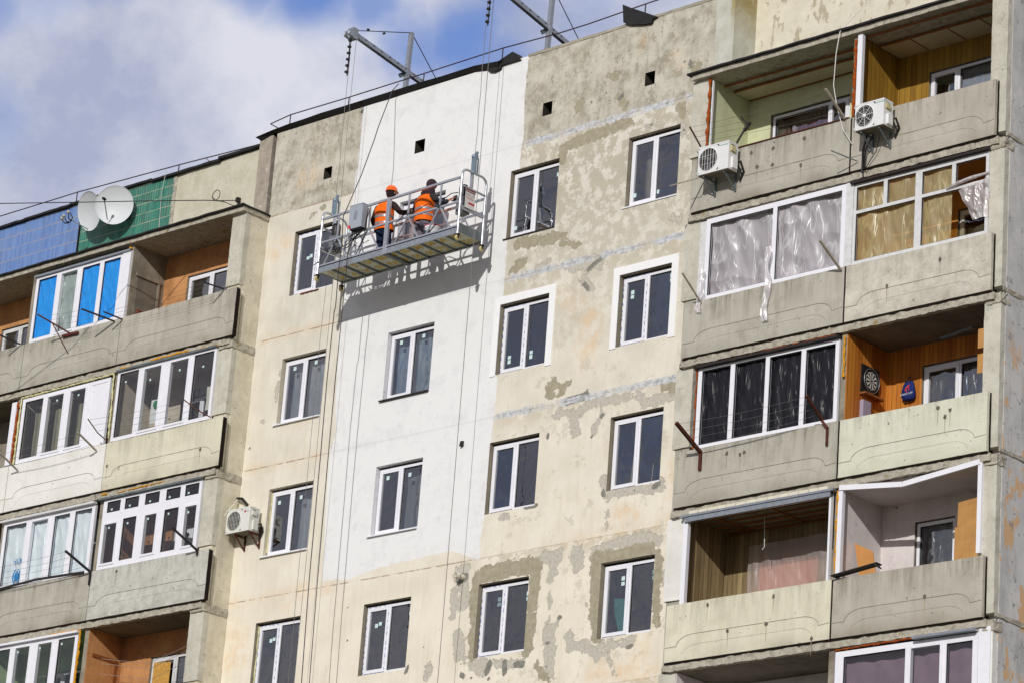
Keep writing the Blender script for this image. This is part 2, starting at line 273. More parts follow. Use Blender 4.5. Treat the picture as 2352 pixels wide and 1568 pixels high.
# ------------------------------------------------------------------ mesh helpers
class MB:
    def __init__(s): s.v = []; s.f = []; s.m = []; s.s = []
    def add(s, vs, fs, mi=0, sm=False):
        o = len(s.v); s.v += [tuple(v) for v in vs]
        for f in fs: s.f.append(tuple(i+o for i in f)); s.m.append(mi); s.s.append(sm)
        return s
    def box(s, x0, x1, y0, y1, z0, z1, mi=0):
        return s.add([(x0,y0,z0),(x1,y0,z0),(x1,y1,z0),(x0,y1,z0),(x0,y0,z1),(x1,y0,z1),(x1,y1,z1),(x0,y1,z1)],
              [(0,3,2,1),(4,5,6,7),(0,1,5,4),(1,2,6,5),(2,3,7,6),(3,0,4,7)], mi)
    def rbox(s, x0, x1, y0, y1, z0, z1, step=.12, mi=0):   # box with subdivided faces, to be jittered
        def side(o, a, b):
            na = max(1, round(a.length/step)); nb = max(1, round(b.length/step))
            vs = [o+a*(i/na)+b*(j/nb) for j in range(nb+1) for i in range(na+1)]
            s.add(vs, [(j*(na+1)+i, j*(na+1)+i+1, (j+1)*(na+1)+i+1, (j+1)*(na+1)+i) for j in range(nb) for i in range(na)], mi)
        X, Y, Z = Vector((x1-x0,0,0)), Vector((0,y1-y0,0)), Vector((0,0,z1-z0)); O = Vector((x0,y0,z0))
        side(O, X, Z); side(O+Y+X, -X, Z); side(O+X, Y, Z); side(O+Y, -Y, Z); side(O+Z, X, Y); side(O+Y, X, -Y)
        return s
    def jit(s, amp, freq=6, seed=0):
        for i, v in enumerate(s.v):
            p = Vector(v); n = mn.noise_vector(p*freq+Vector((seed,seed,seed)))+.5*mn.noise_vector(p*freq*3.1); s.v[i] = tuple(p+n*amp)
        return s
    def bar(s, p, q, w, h=None, up=(0,0,1), mi=0):
        p, q = Vector(p), Vector(q); h = h or w; d = (q-p).normalized(); up = Vector(up)
        if abs(d.dot(up)) > .98: up = Vector((0,1,0))
        a = d.cross(up).normalized()*(w/2); b = a.cross(d).normalized()*(h/2)
        vs = [p-a-b, p+a-b, p+a+b, p-a+b, q-a-b, q+a-b, q+a+b, q-a+b]
        return s.add(vs, [(0,3,2,1),(4,5,6,7),(0,1,5,4),(1,2,6,5),(2,3,7,6),(3,0,4,7)], mi)
    def tube(s, pts, r, n=8, mi=0, sm=True, cap=True):
        pts = [Vector(p) for p in pts]; rs = r if isinstance(r, (list, tuple)) else [r]*len(pts); vs = []; up = Vector((.13,.2,1))
        for i, p in enumerate(pts):
            d = (pts[min(i+1, len(pts)-1)]-pts[max(i-1, 0)]).normalized()
            if abs(d.dot(up.normalized())) > .97: up = Vector((1,.3,.1))
            a = d.cross(up).normalized(); b = a.cross(d).normalized(); up = b
            vs += [p+(a*math.cos(t)+b*math.sin(t))*rs[i] for t in [2*math.pi*k/n for k in range(n)]]
        fs = [(i*n+k, i*n+(k+1)%n, (i+1)*n+(k+1)%n, (i+1)*n+k) for i in range(len(pts)-1) for k in range(n)]
        s.add(vs, fs, mi, sm)
        if cap: s.add(vs[:n], [tuple(range(n))[::-1]], mi); s.add(vs[-n:], [tuple(range(n))], mi)
        return s
    def rings(s, rs, n=14, mi=0, cap=True):                # rs: (cx, cy, cz, rx, ry)
        vs = [(cx+rx*math.cos(t), cy+ry*math.sin(t), cz) for cx, cy, cz, rx, ry in rs for t in [2*math.pi*k/n for k in range(n)]]
        fs = [(i*n+k, i*n+(k+1)%n, (i+1)*n+(k+1)%n, (i+1)*n+k) for i in range(len(rs)-1) for k in range(n)]
        s.add(vs, fs, mi, True)
        if cap: s.add(vs[:n], [tuple(range(n))[::-1]], mi); s.add(vs[-n:], [tuple(range(n))], mi)
        return s
    def lathe(s, o, ax, prof, n=24, mi=0, sm=True):        # prof: (radius, height along ax)
        o, ax = Vector(o), Vector(ax).normalized(); a = ax.orthogonal().normalized(); b = ax.cross(a)
        vs = [o+ax*h+(a*math.cos(t)+b*math.sin(t))*r for r, h in prof for t in [2*math.pi*k/n for k in range(n)]]
        fs = [(i*n+k, i*n+(k+1)%n, (i+1)*n+(k+1)%n, (i+1)*n+k) for i in range(len(prof)-1) for k in range(n)]
        return s.add(vs, fs, mi, sm)
    def poly(s, pts, y0, y1, mi=0):                        # outline in XZ, given thickness in Y
        n = len(pts); vs = [(x, y0, z) for x, z in pts]+[(x, y1, z) for x, z in pts]
        return s.add(vs, [tuple(range(n)), tuple(range(2*n-1, n-1, -1))]+[(i, i+n, (i+1)%n+n, (i+1)%n) for i in range(n)], mi)
    def plate(s, x0, x1, z0, z1, holes, y0, y1, mi=0, step=None, back=True):  # slab in XZ with rectangular holes
        def axis(a, b, es):
            c = sorted({round(e, 4) for e in [a, b]+[e for e in es if a < e < b]})
            if step:
                o = [c[0]]
                for p, q in zip(c, c[1:]):
                    k = max(1, round((q-p)/step)); o += [p+(q-p)*(i+1)/k for i in range(k)]
                return o
            return c
        xs = axis(x0, x1, [e for h in holes for e in h[:2]]); zs = axis(z0, z1, [e for h in holes for e in h[2:]])
        nx, nz = len(xs), len(zs); inh = {}
        for i in range(nx-1):
            for j in range(nz-1):
                cx, cz = (xs[i]+xs[i+1])/2, (zs[j]+zs[j+1])/2
                inh[i, j] = any(h[0] < cx < h[1] and h[2] < cz < h[3] for h in holes)
        vs = [(x, y0, z) for z in zs for x in xs]+[(x, y1, z) for z in zs for x in xs]; o = nx*nz; fs = []
        for i in range(-1, nx):
            for j in range(-1, nz):
                solid = 0 <= i < nx-1 and 0 <= j < nz-1 and not inh[i, j]
                if solid:
                    a = j*nx+i; fs.append((a, a+1, a+nx+1, a+nx))
                    if back: fs.append((a+o, a+nx+o, a+nx+1+o, a+1+o))
                r_ = 0 <= i+1 < nx-1 and 0 <= j < nz-1 and not inh[i+1, j]
                t_ = 0 <= i < nx-1 and 0 <= j+1 < nz-1 and not inh[i, j+1]
                if 0 <= j < nz-1 and solid != r_:
                    a, b2 = j*nx+i+1, (j+1)*nx+i+1; fs.append((a, a+o, b2+o, b2) if solid else (a, b2, b2+o, a+o))
                if 0 <= i < nx-1 and solid != t_:
                    a, b2 = (j+1)*nx+i, (j+1)*nx+i+1; fs.append((a, b2, b2+o, a+o) if solid else (a, a+o, b2+o, b2))
        return s.add(vs, fs, mi)
    def build(s, name, mats, parent=None, label=None, loc=None):
        off = Vector(loc) if loc is not None else Vector((0,0,0))
        me = bpy.data.meshes.new(name); me.from_pydata([tuple(Vector(v)-off) for v in s.v], [], s.f)
        for mt in (mats if isinstance(mats, (list, tuple)) else [mats]): me.materials.append(mt)
        me.polygons.foreach_set('material_index', s.m); me.polygons.foreach_set('use_smooth', s.s); me.update()
        o = bpy.data.objects.new(name, me); COL.objects.link(o); o.location = off
        if parent: adopt(o, parent)
        if label: o['label'] = label
        return o
def wpos(o):
    v = Vector(o.location)
    while o.parent: v += o.matrix_parent_inverse.translation + o.parent.location; o = o.parent
    return v
def adopt(o, parent):
    o.parent = parent; o.matrix_parent_inverse = Matrix.Translation(-wpos(parent))
def tag(o, label=None, cat=None, group=None, kind=None):
    if label: o['label'] = label
    if cat: o['category'] = cat
    if group: o['group'] = group
    if kind: o['kind'] = kind
    return o
def thing(name, label, cat, loc, group=None):
    o = bpy.data.objects.new(name, None); COL.objects.link(o); o.location = loc; return tag(o, label, cat, group)
def text(body, size, origin, xdir, zdir, mat, parent, name='lettering', ext=.0015, align='LEFT', bold=0):
    cu = bpy.data.curves.new(name, 'FONT'); cu.body = body; cu.size = size; cu.extrude = ext; cu.align_x = align; cu.offset = size*bold; cu.resolution_u = 2
    to = bpy.data.objects.new(name, cu); COL.objects.link(to); dg = bpy.context.evaluated_depsgraph_get()
    me = bpy.data.meshes.new_from_object(to.evaluated_get(dg)); bpy.data.objects.remove(to); bpy.data.curves.remove(cu)
    X = Vector(xdir).normalized(); Z = Vector(zdir).normalized(); Y = X.cross(Z)
    M = Matrix(((X.x, Z.x, Y.x), (X.y, Z.y, Y.y), (X.z, Z.z, Y.z))).to_4x4(); M.translation = Vector(origin)
    me.transform(M); me.materials.clear(); me.materials.append(mat); o = bpy.data.objects.new(name, me); COL.objects.link(o)
    if parent: adopt(o, parent)
    return o
def sheet(x0, x1, z0, z1, y, nx=40, nz=40, amp=.03, fx=6, fz=1.2, seed=0, edge=0, mb=None, shape=None):
    mb = mb or MB(); vs = []
    for j in range(nz+1):
        for i in range(nx+1):
            u, v = i/nx, j/nz; x = x0+(x1-x0)*u; z = z0+(z1-z0)*v
            n = mn.noise(Vector((x*fx, seed, z*fz)))*.7+mn.noise(Vector((x*fx*2.3+z*1.7, seed+5, z*fz*2)))*.35+abs(mn.noise(Vector((x*fx*.6+z*2.2, seed+9, z*fz-x))))*.6
            e = mn.noise(Vector((x*3, seed+2, z*3)))*edge
            if shape: x, z = shape(u, v, x, z)
            vs.append((x+e, y+n*amp, z+e))
    mb.add(vs, [(j*(nx+1)+i, j*(nx+1)+i+1, (j+1)*(nx+1)+i+1, (j+1)*(nx+1)+i) for j in range(nz) for i in range(nx)], 0, True)
    return mb

# ------------------------------------------------------------------ ground
g = MB(); n = 30
gv = [(-400+800*i/n, -400+800*j/n, GZ) for j in range(n+1) for i in range(n+1)]
g.add(gv, [(j*(n+1)+i, j*(n+1)+i+1, (j+1)*(n+1)+i+1, (j+1)*(n+1)+i) for j in range(n) for i in range(n)])
tag(g.build('ground', concrete('dry_ground', (118,115,100), (92,92,72), .1, scale=.4)), kind='structure', label='dry ground around the block')
tag(MB().box(-40, 45, -9, -3.5, GZ+.004, GZ+.02).build('road', ASPH), kind='structure')

# ------------------------------------------------------------------ facade of the middle part
F = thing('apartment_building', 'weathered nine storey panel apartment block, half of its middle wall painted white', 'building', (8.6, 6, GZ))
OW, OH = 1.274, 1.43
COLX = [0, 3.038, 6.076, 9.118]
WIN = [(c, r, COLX[c], -2.8*r) for c in range(4) for r in range(4)]
VENT = [(.69,.93,1.02,1.28), (3.32,3.60,1.0,1.28), (6.80,7.05,1.0,1.28), (9.42,9.67,1.0,1.28)]
def seg_d(px, pz, a, b):
    ax, az, bx, bz = a[0], a[1], b[0], b[1]; dx, dz = bx-ax, bz-az; t = np.clip(((px-ax)*dx+(pz-az)*dz)/max(dx*dx+dz*dz, 1e-9), 0, 1)
    return np.hypot(px-ax-t*dx, pz-az-t*dz)
def field(px, pz, blobs, y=0):
    f = np.full(px.shape, -1.0)
    for P, pts, r in blobs:
        w = [at(*(P(*q) if P else q), y) for q in pts]; w = [(p.x, p.z) for p in w]
        if len(w) == 1: w = w*2
        for a, b in zip(w, w[1:]): f = np.maximum(f, r-seg_d(px, pz, a, b))
    return f
def poly_d(px, pz, pts):                               # signed distance, + inside
    d = np.full(px.shape, 9.0); ins = np.zeros(px.shape, bool); n = len(pts)
    for i in range(n):
        a, b = pts[i], pts[(i+1) % n]; d = np.minimum(d, seg_d(px, pz, a, b))
        c = ((a[1] > pz) != (b[1] > pz)) & (px < (b[0]-a[0])*(pz-a[1])/((b[1]-a[1]) or 1e-9)+a[0]); ins ^= c
    return np.where(ins, d, -d)
CEM = [(Pj,[(140,760),(180,720),(330,690),(560,670)],.15),(Pj,[(570,650),(585,760)],.15),(Pj,[(570,800),(555,1000),(520,1300)],.125),(Pj,[(122,790),(112,1000),(100,1340)],.11),
 (Pj,[(1060,620),(1180,580),(1480,530)],.12),(Pj,[(1525,560),(1520,1090)],.085),(Pj,[(1055,600),(1045,860),(1060,1210)],.13),
 (Pl,[(790,570),(740,650),(770,700)],.07),(Pl,[(790,620),(900,610),(860,660)],.08),(Pf,[(640,1240),(900,1130),(1200,1020)],.10),(Pf,[(620,1250),(625,1350)],.07),(Pf,[(1620,900),(1650,960)],.09),
 (Pk,[(920,1110),(935,1130)],.03),(Pd,[(560,610),(640,570)],.035),(Pd,[(530,640),(560,610)],.035),(Pd,[(2190,470),(2180,700)],.02),
 (Pf,[(780,860),(760,900)],.09),(Pf,[(1090,820),(1120,860)],.06),(Pf,[(1160,870),(1160,900)],.04),(Pg,[(190,420),(220,440)],.07),(None,[(1290,560),(1330,560)],.05),(None,[(1190,560),(1290,545)],.10),(None,[(1200,600),(1180,620)],.10),
 (Pj,[(600,1430),(640,1500),(680,1550)],.06),(Pf,[(1020,640),(1080,650)],.08),(Pl,[(1720,620),(1830,640)],.09),(Pj,[(1540,700),(1560,880)],.02)]
GRY = [(Pj,[(1040,560),(1180,490),(1330,470),(1470,430),(1520,470)],.11),(Pj,[(640,590),(770,560),(720,680),(700,760)],.09),(Pj,[(700,760),(690,1080)],.025),(Pj,[(900,560),(910,660)],.13),
 (Pj,[(690,1150),(690,1260),(690,1400),(670,1500)],.14),(Pj,[(840,1200),(860,1280),(960,1270),(1070,1350)],.09),(Pj,[(1080,1250),(1250,1270),(1340,1230)],.07),(Pj,[(1130,1340),(1200,1500)],.03),(Pj,[(1575,720),(1575,860)],.065),
 (Pj,[(40,700),(30,960)],.12),(Pj,[(10,1200),(30,1400)],.08),(Pj,[(100,1400),(300,1420),(480,1400)],.07),(Pj,[(740,1110),(700,1130)],.06),(Pj,[(980,960),(1000,1000)],.03),
 (Pj,[(1160,110),(1330,80),(1480,80),(1550,60)],.07),(Pj,[(1110,60),(1120,110)],.06),(Pj,[(1140,170),(1135,380)],.012),(Pj,[(310,270),(370,280)],.05),(Pl,[(1200,1400),(1220,1530)],.07),(Pl,[(1260,1500),(1480,1480),(1620,1500),(1680,1420)],.07),
 (Pf,[(1340,1060),(1430,1040)],.06),(Pf,[(1630,1060),(1640,1130)],.06),(None,[(1310,610),(1375,605)],.13),(None,[(1340,640),(1355,660)],.08),(None,[(1260,600),(1230,620)],.05),(Pg,[(60,1430),(90,1440)],.09),
 (Pl,[(820,860),(850,830),(960,860),(1080,780)],.08),(Pl,[(960,900),(970,1010)],.10),(Pl,[(1150,750),(1230,740),(1420,710)],.07),(Pl,[(1510,700),(1560,770)],.10),(Pl,[(1640,740),(1780,700)],.11),(Pl,[(1200,860),(1130,960),(1120,1000)],.06),
 (Pm,[(1000,100),(990,250)],.0),(Pm,[(1960,640),(1990,700)],.13),(Pm,[(1930,800),(1920,1000)],.09),(Pm,[(1720,1430),(1700,1530)],.09),(Pm,[(1960,1160),(1980,1350)],.10),(Pm,[(2080,1400),(2160,1480)],.10),(Pk,[(300,920),(350,930)],.02),(Pk,[(430,720),(480,500)],.05),(Pd,[(430,800),(400,1100),(380,1250)],.06)]
DRK = [(Pj,[(210,1480),(235,1410)],.055),(Pj,[(345,1405),(345,1490)],.065),(Pj,[(430,1420),(485,1420)],.07),(Pj,[(770,1060)],.065),(Pj,[(665,1250),(690,1262)],.04),(Pj,[(690,1308)],.03),(Pj,[(672,1440)],.04),(Pj,[(692,1525)],.045),
 (Pj,[(1490,460)],.03),(Pj,[(935,655)],.03),(Pj,[(876,634)],.022),(Pj,[(840,600)],.03),(Pj,[(435,270)],.035),(Pj,[(475,340),(478,350)],.025),(Pj,[(1050,740)],.025),(Pj,[(530,1470)],.03),(Pj,[(15,1500),(30,1520)],.05),(Pj,[(85,1525)],.035),
 (Pj,[(222,1530)],.05),(Pj,[(1140,1525)],.03),(Pj,[(1290,1290),(1330,1280)],.045),(Pj,[(500,210),(570,200),(590,190)],.05),(Pj,[(1105,80),(1115,115)],.05),(Pj,[(1500,50),(1540,20)],.06),(Pj,[(1345,80)],.035),
 (Pl,[(890,750),(1060,700)],.085),(Pl,[(1190,870)],.06),(Pl,[(1150,990)],.04),(Pl,[(735,1020),(735,1050)],.045),(Pl,[(1105,1050)],.045),(Pl,[(1640,612)],.035),(Pl,[(1075,650)],.045),(Pl,[(1820,840)],.05),(Pl,[(1805,980)],.05),(Pl,[(1200,1520)],.06),(Pl,[(1460,1500)],.04),
 (Pf,[(1370,1050)],.05),(Pf,[(1645,1090)],.045),(Pf,[(1480,630)],.012),(Pf,[(330,1290)],.03),(Pf,[(490,1262)],.018),(Pf,[(1000,760),(985,790)],.03),(Pf,[(1100,830),(1130,800)],.05),(Pf,[(1180,870),(1160,890)],.03),(Pf,[(860,850),(870,865)],.03),(Pf,[(1020,840),(1040,860)],.03),
 (Pf,[(1700,520),(1710,560)],.05),(Pf,[(1640,520),(1700,540)],.03),(Pf,[(1750,360),(1755,390)],.02),(None,[(1350,620),(1385,590)],.05),(None,[(1340,650),(1352,665)],.05),(None,[(1205,350)],.03),
 (Pm,[(1038,935)],.035),(Pm,[(1030,1210)],.04),(Pm,[(1100,1155)],.03),(Pm,[(1613,1060)],.03),(Pm,[(1813,1115)],.035),(Pm,[(1677,1260)],.025),(Pm,[(1925,1330)],.035),(Pm,[(1877,1455)],.03),(Pm,[(1990,1500),(2010,1510)],.05),(Pm,[(1995,1465)],.03),(Pm,[(2070,1525)],.04),(Pm,[(2230,1390),(2200,1480)],.06),(Pm,[(1975,690),(2020,680)],.10),(Pm,[(1600,780)],.015),
 (Pk,[(225,1130),(210,1150)],.03),(Pk,[(905,1130),(935,1095)],.035),(Pd,[(150,1075)],.03),(Pd,[(305,1230)],.035),(Pd,[(430,90)],.012),(Pd,[(820,360)],.012),(Pm,[(230,910)],.025),(Pm,[(1525,1480),(1540,1430)],.05)]
ORG = [(Pd,[(230,930),(300,860)],.20),(Pd,[(480,310),(540,290)],.22),(Pm,[(110,1200),(90,1350)],.30),(Pj,[(830,475),(1100,420),(1420,350),(1640,310)],.05),(Pj,[(1230,290),(1340,260)],.16),(Pj,[(850,470)],.10),(Pj,[(1400,1230),(1380,1400)],.22),(Pm,[(540,880),(640,800)],.14),
 (Pl,[(1100,60),(1050,350)],.25),(Pl,[(1790,1500),(1780,1300)],.12),(Pk,[(300,250),(700,140),(880,100)],.03),(Pm,[(50,920),(500,820),(900,760)],.04),(Pk,[(200,1330),(800,1190)],.03),(Pj,[(1030,1480),(1500,1520)],.15),(Pf,[(1560,490),(1600,560)],.10),(Pf,[(1280,380),(1310,330)],.07),(None,[(1290,680),(1330,700)],.12),(Pk,[(530,930),(700,890)],.04)]
PAINT = [(1.66,2.6),(1.70,1.6),(1.66,.6),(1.63,-.5),(1.66,-1.74),(1.62,-2.6),(1.70,-4.0),(1.78,-4.75),(1.66,-5.1),(1.72,-6.2),(1.80,-7.75),(2.6,-7.82),(3.3,-7.70),(4.2,-7.66),(5.3,-7.62),(6.10,-7.95),(6.02,-7.6),(6.08,-6.9),(6.10,-5.7),(6.14,-4.9),(6.14,-4.3),(6.05,-4.2),(5.98,-3.2),(6.12,-2.6),(6.13,-1.9),(6.10,-1.45),(6.35,-.9),(6.34,-.2),(6.28,.1),(6.34,.8),(6.28,1.6),(6.32,2.6)]
def facade_mat():
    b = NB('facade_render'); x = b.xyz(); X, Z = x[0], x[2]
    n1 = b.noise(1.3, 8, .62); n2 = b.noise(9, 8, .7); n3 = b.noise(3.3, 9, .72); st = b.noise(3, 7, .7, b.mp((3.2,3.2,.3))); fine = b.noise(42, 5, .72)
    wob = b.math('ADD', b.math('MULTIPLY', b.math('SUBTRACT', b.noise(4.2, 4, .6), .47), .36), b.math('MULTIPLY', b.math('SUBTRACT', b.noise(11, 7, .7), .5), .20))
    wob2 = b.math('MULTIPLY', b.math('SUBTRACT', b.noise(14, 6, .65), .5), .10)
    low = b.mr(Z, -9, -1, 1, 0)
    cream = b.mix(low, b.ramp(n1, [(.32, lin((206,201,186))), (.6, lin((225,220,207)))]), b.ramp(n1, [(.32, lin((226,217,198))), (.6, lin((238,230,213)))]))
    cream = b.mix(b.mr(st, .50, .74, 0, .34), cream, lin((196,184,156)))
    right = b.mr(X, 5.6, 6.4); uprt = b.math('MULTIPLY', right, b.mr(Z, -4.4, -.6, 0, .95))
    cream = b.mix(b.math('MULTIPLY', uprt, b.mr(n3, .46, .51, 0, .9)), cream, lin((184,176,158)))
    cream = b.mix(b.math('MULTIPLY', right, b.mr(b.noise(1.7, 9, .75), .56, .585, 0, .5)), cream, lin((196,188,168)))
    # attic storey: old grimy render
    att = b.math('GREATER_THAN', b.math('ADD', Z, b.math('MULTIPLY', wob2, .5)), .52)
    a1 = b.noise(2.0, 9, .7); grim = b.ramp(a1, [(.28, lin((146,139,121))), (.46, lin((182,176,160))), (.62, lin((208,203,189)))])
    grim = b.mix(b.mr(b.noise(1.25, 8, .7), .52, .60, 0, .55), grim, lin((150,142,126))); grim = b.mix(b.mr(st, .5, .7, 0, .5), grim, lin((214,208,192))); grim = b.mix(b.mr(b.noise(5.5, 8, .75, b.mp((1,1,.6))), .60, .63, 0, .45), grim, lin((134,126,110)))
    grim = b.mix(b.mr(b.noise(2.7, 9, .76), .525, .54, 0, .55), grim, lin((208,202,186))); grim = b.mix(b.mr(b.noise(3.9, 9, .78, b.mp((1,1,.8))), .555, .567, 0, .62), grim, lin((142,135,119)))
    grim = b.mix(b.mr(b.noise(6.5, 6, .7), .66, .69, 0, .55), grim, lin((222,206,172)))
    col = b.mix(att, cream, grim)
    org = b.math('MULTIPLY', b.mr(b.attr('org'), -.16, .10), b.mr(n3, .42, .64)); col = b.mix(b.math('MULTIPLY', org, .6), col, lin((226,188,138)))
    # joints between the panels
    zz = b.math('ADD', b.math('ADD', Z, 2.29+1.4), b.math('MULTIPLY', wob2, .25)); zw = b.N.new('ShaderNodeMath'); zw.operation = 'WRAP'; b.L.new(zz, zw.inputs[0]); zw.inputs[1].default_value = 2.8; zw.inputs[2].default_value = 0
    sd_ = b.math('ABSOLUTE', b.math('SUBTRACT', zw.outputs[0], 1.4))
    band = b.math('MULTIPLY', b.mr(b.math('ADD', sd_, b.math('MULTIPLY', wob, .35)), .085, .055), b.math('MULTIPLY', b.math('MULTIPLY', right, b.mr(b.noise(1.7, 3, .6), .36, .5, .15, 1)), b.mr(Z, -6.6, -6.2)))
    bandc = b.ramp(b.noise(9, 9, .8), [(.34, lin((120,120,118))), (.45, lin((180,183,186))), (.56, lin((214,216,219)))])
    below = b.math('MULTIPLY', b.mr(b.math('SUBTRACT', zw.outputs[0], 1.4), -.42, -.05), b.mr(b.math('SUBTRACT', zw.outputs[0], 1.4), .02, -.02))
    col = b.mix(b.math('MULTIPLY', b.math('MULTIPLY', below, right), b.mr(n3, .48, .5, 0, .6)), col, lin((196,186,164)))
    cem = b.mr(b.math('ADD', b.attr('cem'), wob), -.004, .004); cc = b.ramp(n2, [(.3, lin((150,142,120))), (.7, lin((182,174,152)))])
    gry = b.mr(b.math('ADD', b.attr('gry'), wob), -.004, .004); gc = b.ramp(b.noise(16, 8, .75), [(.3, lin((170,162,146))), (.55, lin((198,193,180))), (.75, lin((212,209,200)))])
    col = b.mix(gry, col, gc); col = b.mix(cem, col, cc)
    thin = b.mr(b.math('ABSOLUTE', b.math('ADD', b.math('MAXIMUM', b.attr('gry'), b.attr('cem')), wob)), .011, .0, 0, .5); col = b.mix(thin, col, lin((140,128,108)))
    dk = b.mr(b.math('ADD', b.attr('drk'), b.math('MULTIPLY', wob2, .5)), -.004, .004); col = b.mix(dk, col, b.ramp(n2, [(.3, lin((116,114,106))), (.7, lin((152,150,140)))]))
    col = b.mix(band, col, bandc)
    crack = b.math('MULTIPLY', b.mr(sd_, .018, .004), b.math('MULTIPLY', b.mr(b.noise(5, 4, .6), .4, .55), b.mr(X, 5.7, 6.2, 1, .45))); col = b.mix(b.math('MULTIPLY', crack, .75), col, lin((140,104,66)))
    col = b.mix(b.mr(fine, .60, .72, 0, .28), col, lin((150,140,120)))
    # fresh white paint with the rolled, thin places
    pt = b.mr(b.math('ADD', b.attr('paint'), b.math('MULTIPLY', wob, .28)), -.006, .006)
    wc = b.ramp(b.noise(2.1, 8, .7), [(.28, lin((222,222,222))), (.5, lin((236,236,235)))])
    wc = b.mix(b.math('MULTIPLY', b.mr(b.noise(3.4, 8, .75, b.mp((1,1,.8))), .56, .72), .42), wc, lin((176,178,186)))
    wc = b.mix(b.math('MULTIPLY', b.mr(sd_, .05, .0), .18), wc, lin((190,190,196)))
    thinp = b.math('MULTIPLY', b.mr(b.attr('paint'), .30, .0), b.mr(n3, .50, .66, 0, .5)); wc = b.mix(thinp, wc, lin((206,202,192)))
    col = b.mix(pt, col, wc)
    b.base(col, .92, 0, .15)
    h = b.math('ADD', b.math('MULTIPLY', n2, .5), b.math('ADD', b.math('MULTIPLY', fine, .35), b.math('MULTIPLY', b.math('MAXIMUM', cem, gry), -1.1)))
    h = b.math('ADD', h, b.math('MULTIPLY', b.mr(sd_, .02, 0), -.5)); h = b.math('ADD', h, b.math('MULTIPLY', n3, .8))
    b.bump(h, .45, .012); return b.m
FAC = facade_mat()
X0, X1, ZT = -.87, 11.2, 2.43
holes = [(x, x+OW, z-OH, z) for _, _, x, z in WIN] + [(a, b2, c, d) for a, b2, c, d in VENT]
fm = MB(); fm.plate(X0, X1, -12.2, ZT, holes, 0, .004, step=.075, back=False)
fw = fm.build('facade_wall', FAC, F, 'middle wall, part white paint and part stained cream render')
me = fw.data; co = np.empty(len(me.vertices)*3, np.float32); me.vertices.foreach_get('co', co); co = co.reshape(-1, 3); px, pz = co[:,0].astype(float), co[:,2].astype(float)
for nm, fld in (('cem', field(px, pz, CEM)), ('gry', field(px, pz, GRY)), ('drk', field(px, pz, DRK)), ('org', field(px, pz, ORG)), ('paint', poly_d(px, pz, PAINT))):
    a = me.attributes.new(nm, 'FLOAT', 'POINT'); a.data.foreach_set('value', fld.astype(np.float32))
# the rest of the block behind and below, and the flat roof
BODY = concrete('lower_wall_render', (224,212,186), (204,192,166), .3)
MB().box(-.87, 11.2, .002, .06, GZ, -12.2).build('lower_wall', BODY, F)
C_STRIP = concrete('attic_end_strip', (176,166,152), (140,128,116), .4, blot=.8, blotc=(216,210,196), scale=3)
C_PIL = concrete('smooth_grey_concrete', (202,203,190), (180,180,166), .35, speck=.2)
rb = MB().rbox(-1.38, -.98, -.012, .35, .45, 2.42, .1).jit(.006, 7); rb.build('attic_pilaster', C_STRIP, F, 'peeling brown-grey strip at the left end of the attic wall')
def pilmat():
    b = NB('mossy_pilaster'); x = b.xyz(); n = b.noise(6, 7, .7); base = b.ramp(b.noise(3, 8, .7), [(.3, lin((180,180,164))), (.65, lin((206,207,194)))])
    xx = b.math('ADD', x[0], b.math('MULTIPLY', b.math('SUBTRACT', n, .5), .16)); d = b.math('ABSOLUTE', b.math('SUBTRACT', xx, 11.57))
    f = b.math('MULTIPLY', b.mr(d, .085, .02), b.mr(b.math('ADD', x[2], n), 2.0, 2.9, 0, .9))
    d2 = b.math('ABSOLUTE', b.math('SUBTRACT', xx, 11.05)); f2 = b.math('MULTIPLY', b.mr(d2, .1, .02), b.mr(x[2], 2.2, 2.6, 0, .6))
    b.base(b.mix(b.math('MAXIMUM', f, f2), base, lin((150,124,26))), .9); b.bump(n, .4, .01); return b.m
MB().rbox(11.16, 11.60, -.05, .61, .45, 3.2, .1).jit(.006, 7).build('attic_pilaster', pilmat(), F, 'pale grey pilaster with a yellow moss streak')
MB().box(-1.0, 11.3, .1, 12, 2.30, 2.42).build('roof_slab', BITUMEN, F)
MB().box(-14, 18.0, 11.9, 12, GZ, 2.3).build('rear_wall', C_GREY, F); MB().box(-14.15, -14.0, -.62, 12, GZ, 2.4).build('side_wall', C_GREY, F)
MB().box(-14, -1.38, .40, 12, 2.28, 2.40).build('side_roof', BITUMEN, F); MB().box(11.6, 18.15, .73, 12, 2.80, 2.92).build('side_roof', BITUMEN, F)

# attic vents: dark shafts behind the holes
for a, b2, c, d in VENT:
    m_ = MB(); y1 = .5
    m_.add([(a,.005,c),(b2,.005,c),(b2,y1,c),(a,y1,c),(a,.005,d),(b2,.005,d),(b2,y1,d),(a,y1,d)], [(0,3,2,1),(4,5,6,7),(0,4,7,3),(1,2,6,5),(2,3,7,6)])
    m_.build('attic_vent', concrete('shaft_shade', (70,66,60), (40,38,34), .3), F)  # shaft walls coloured near black to stand in for the shade inside
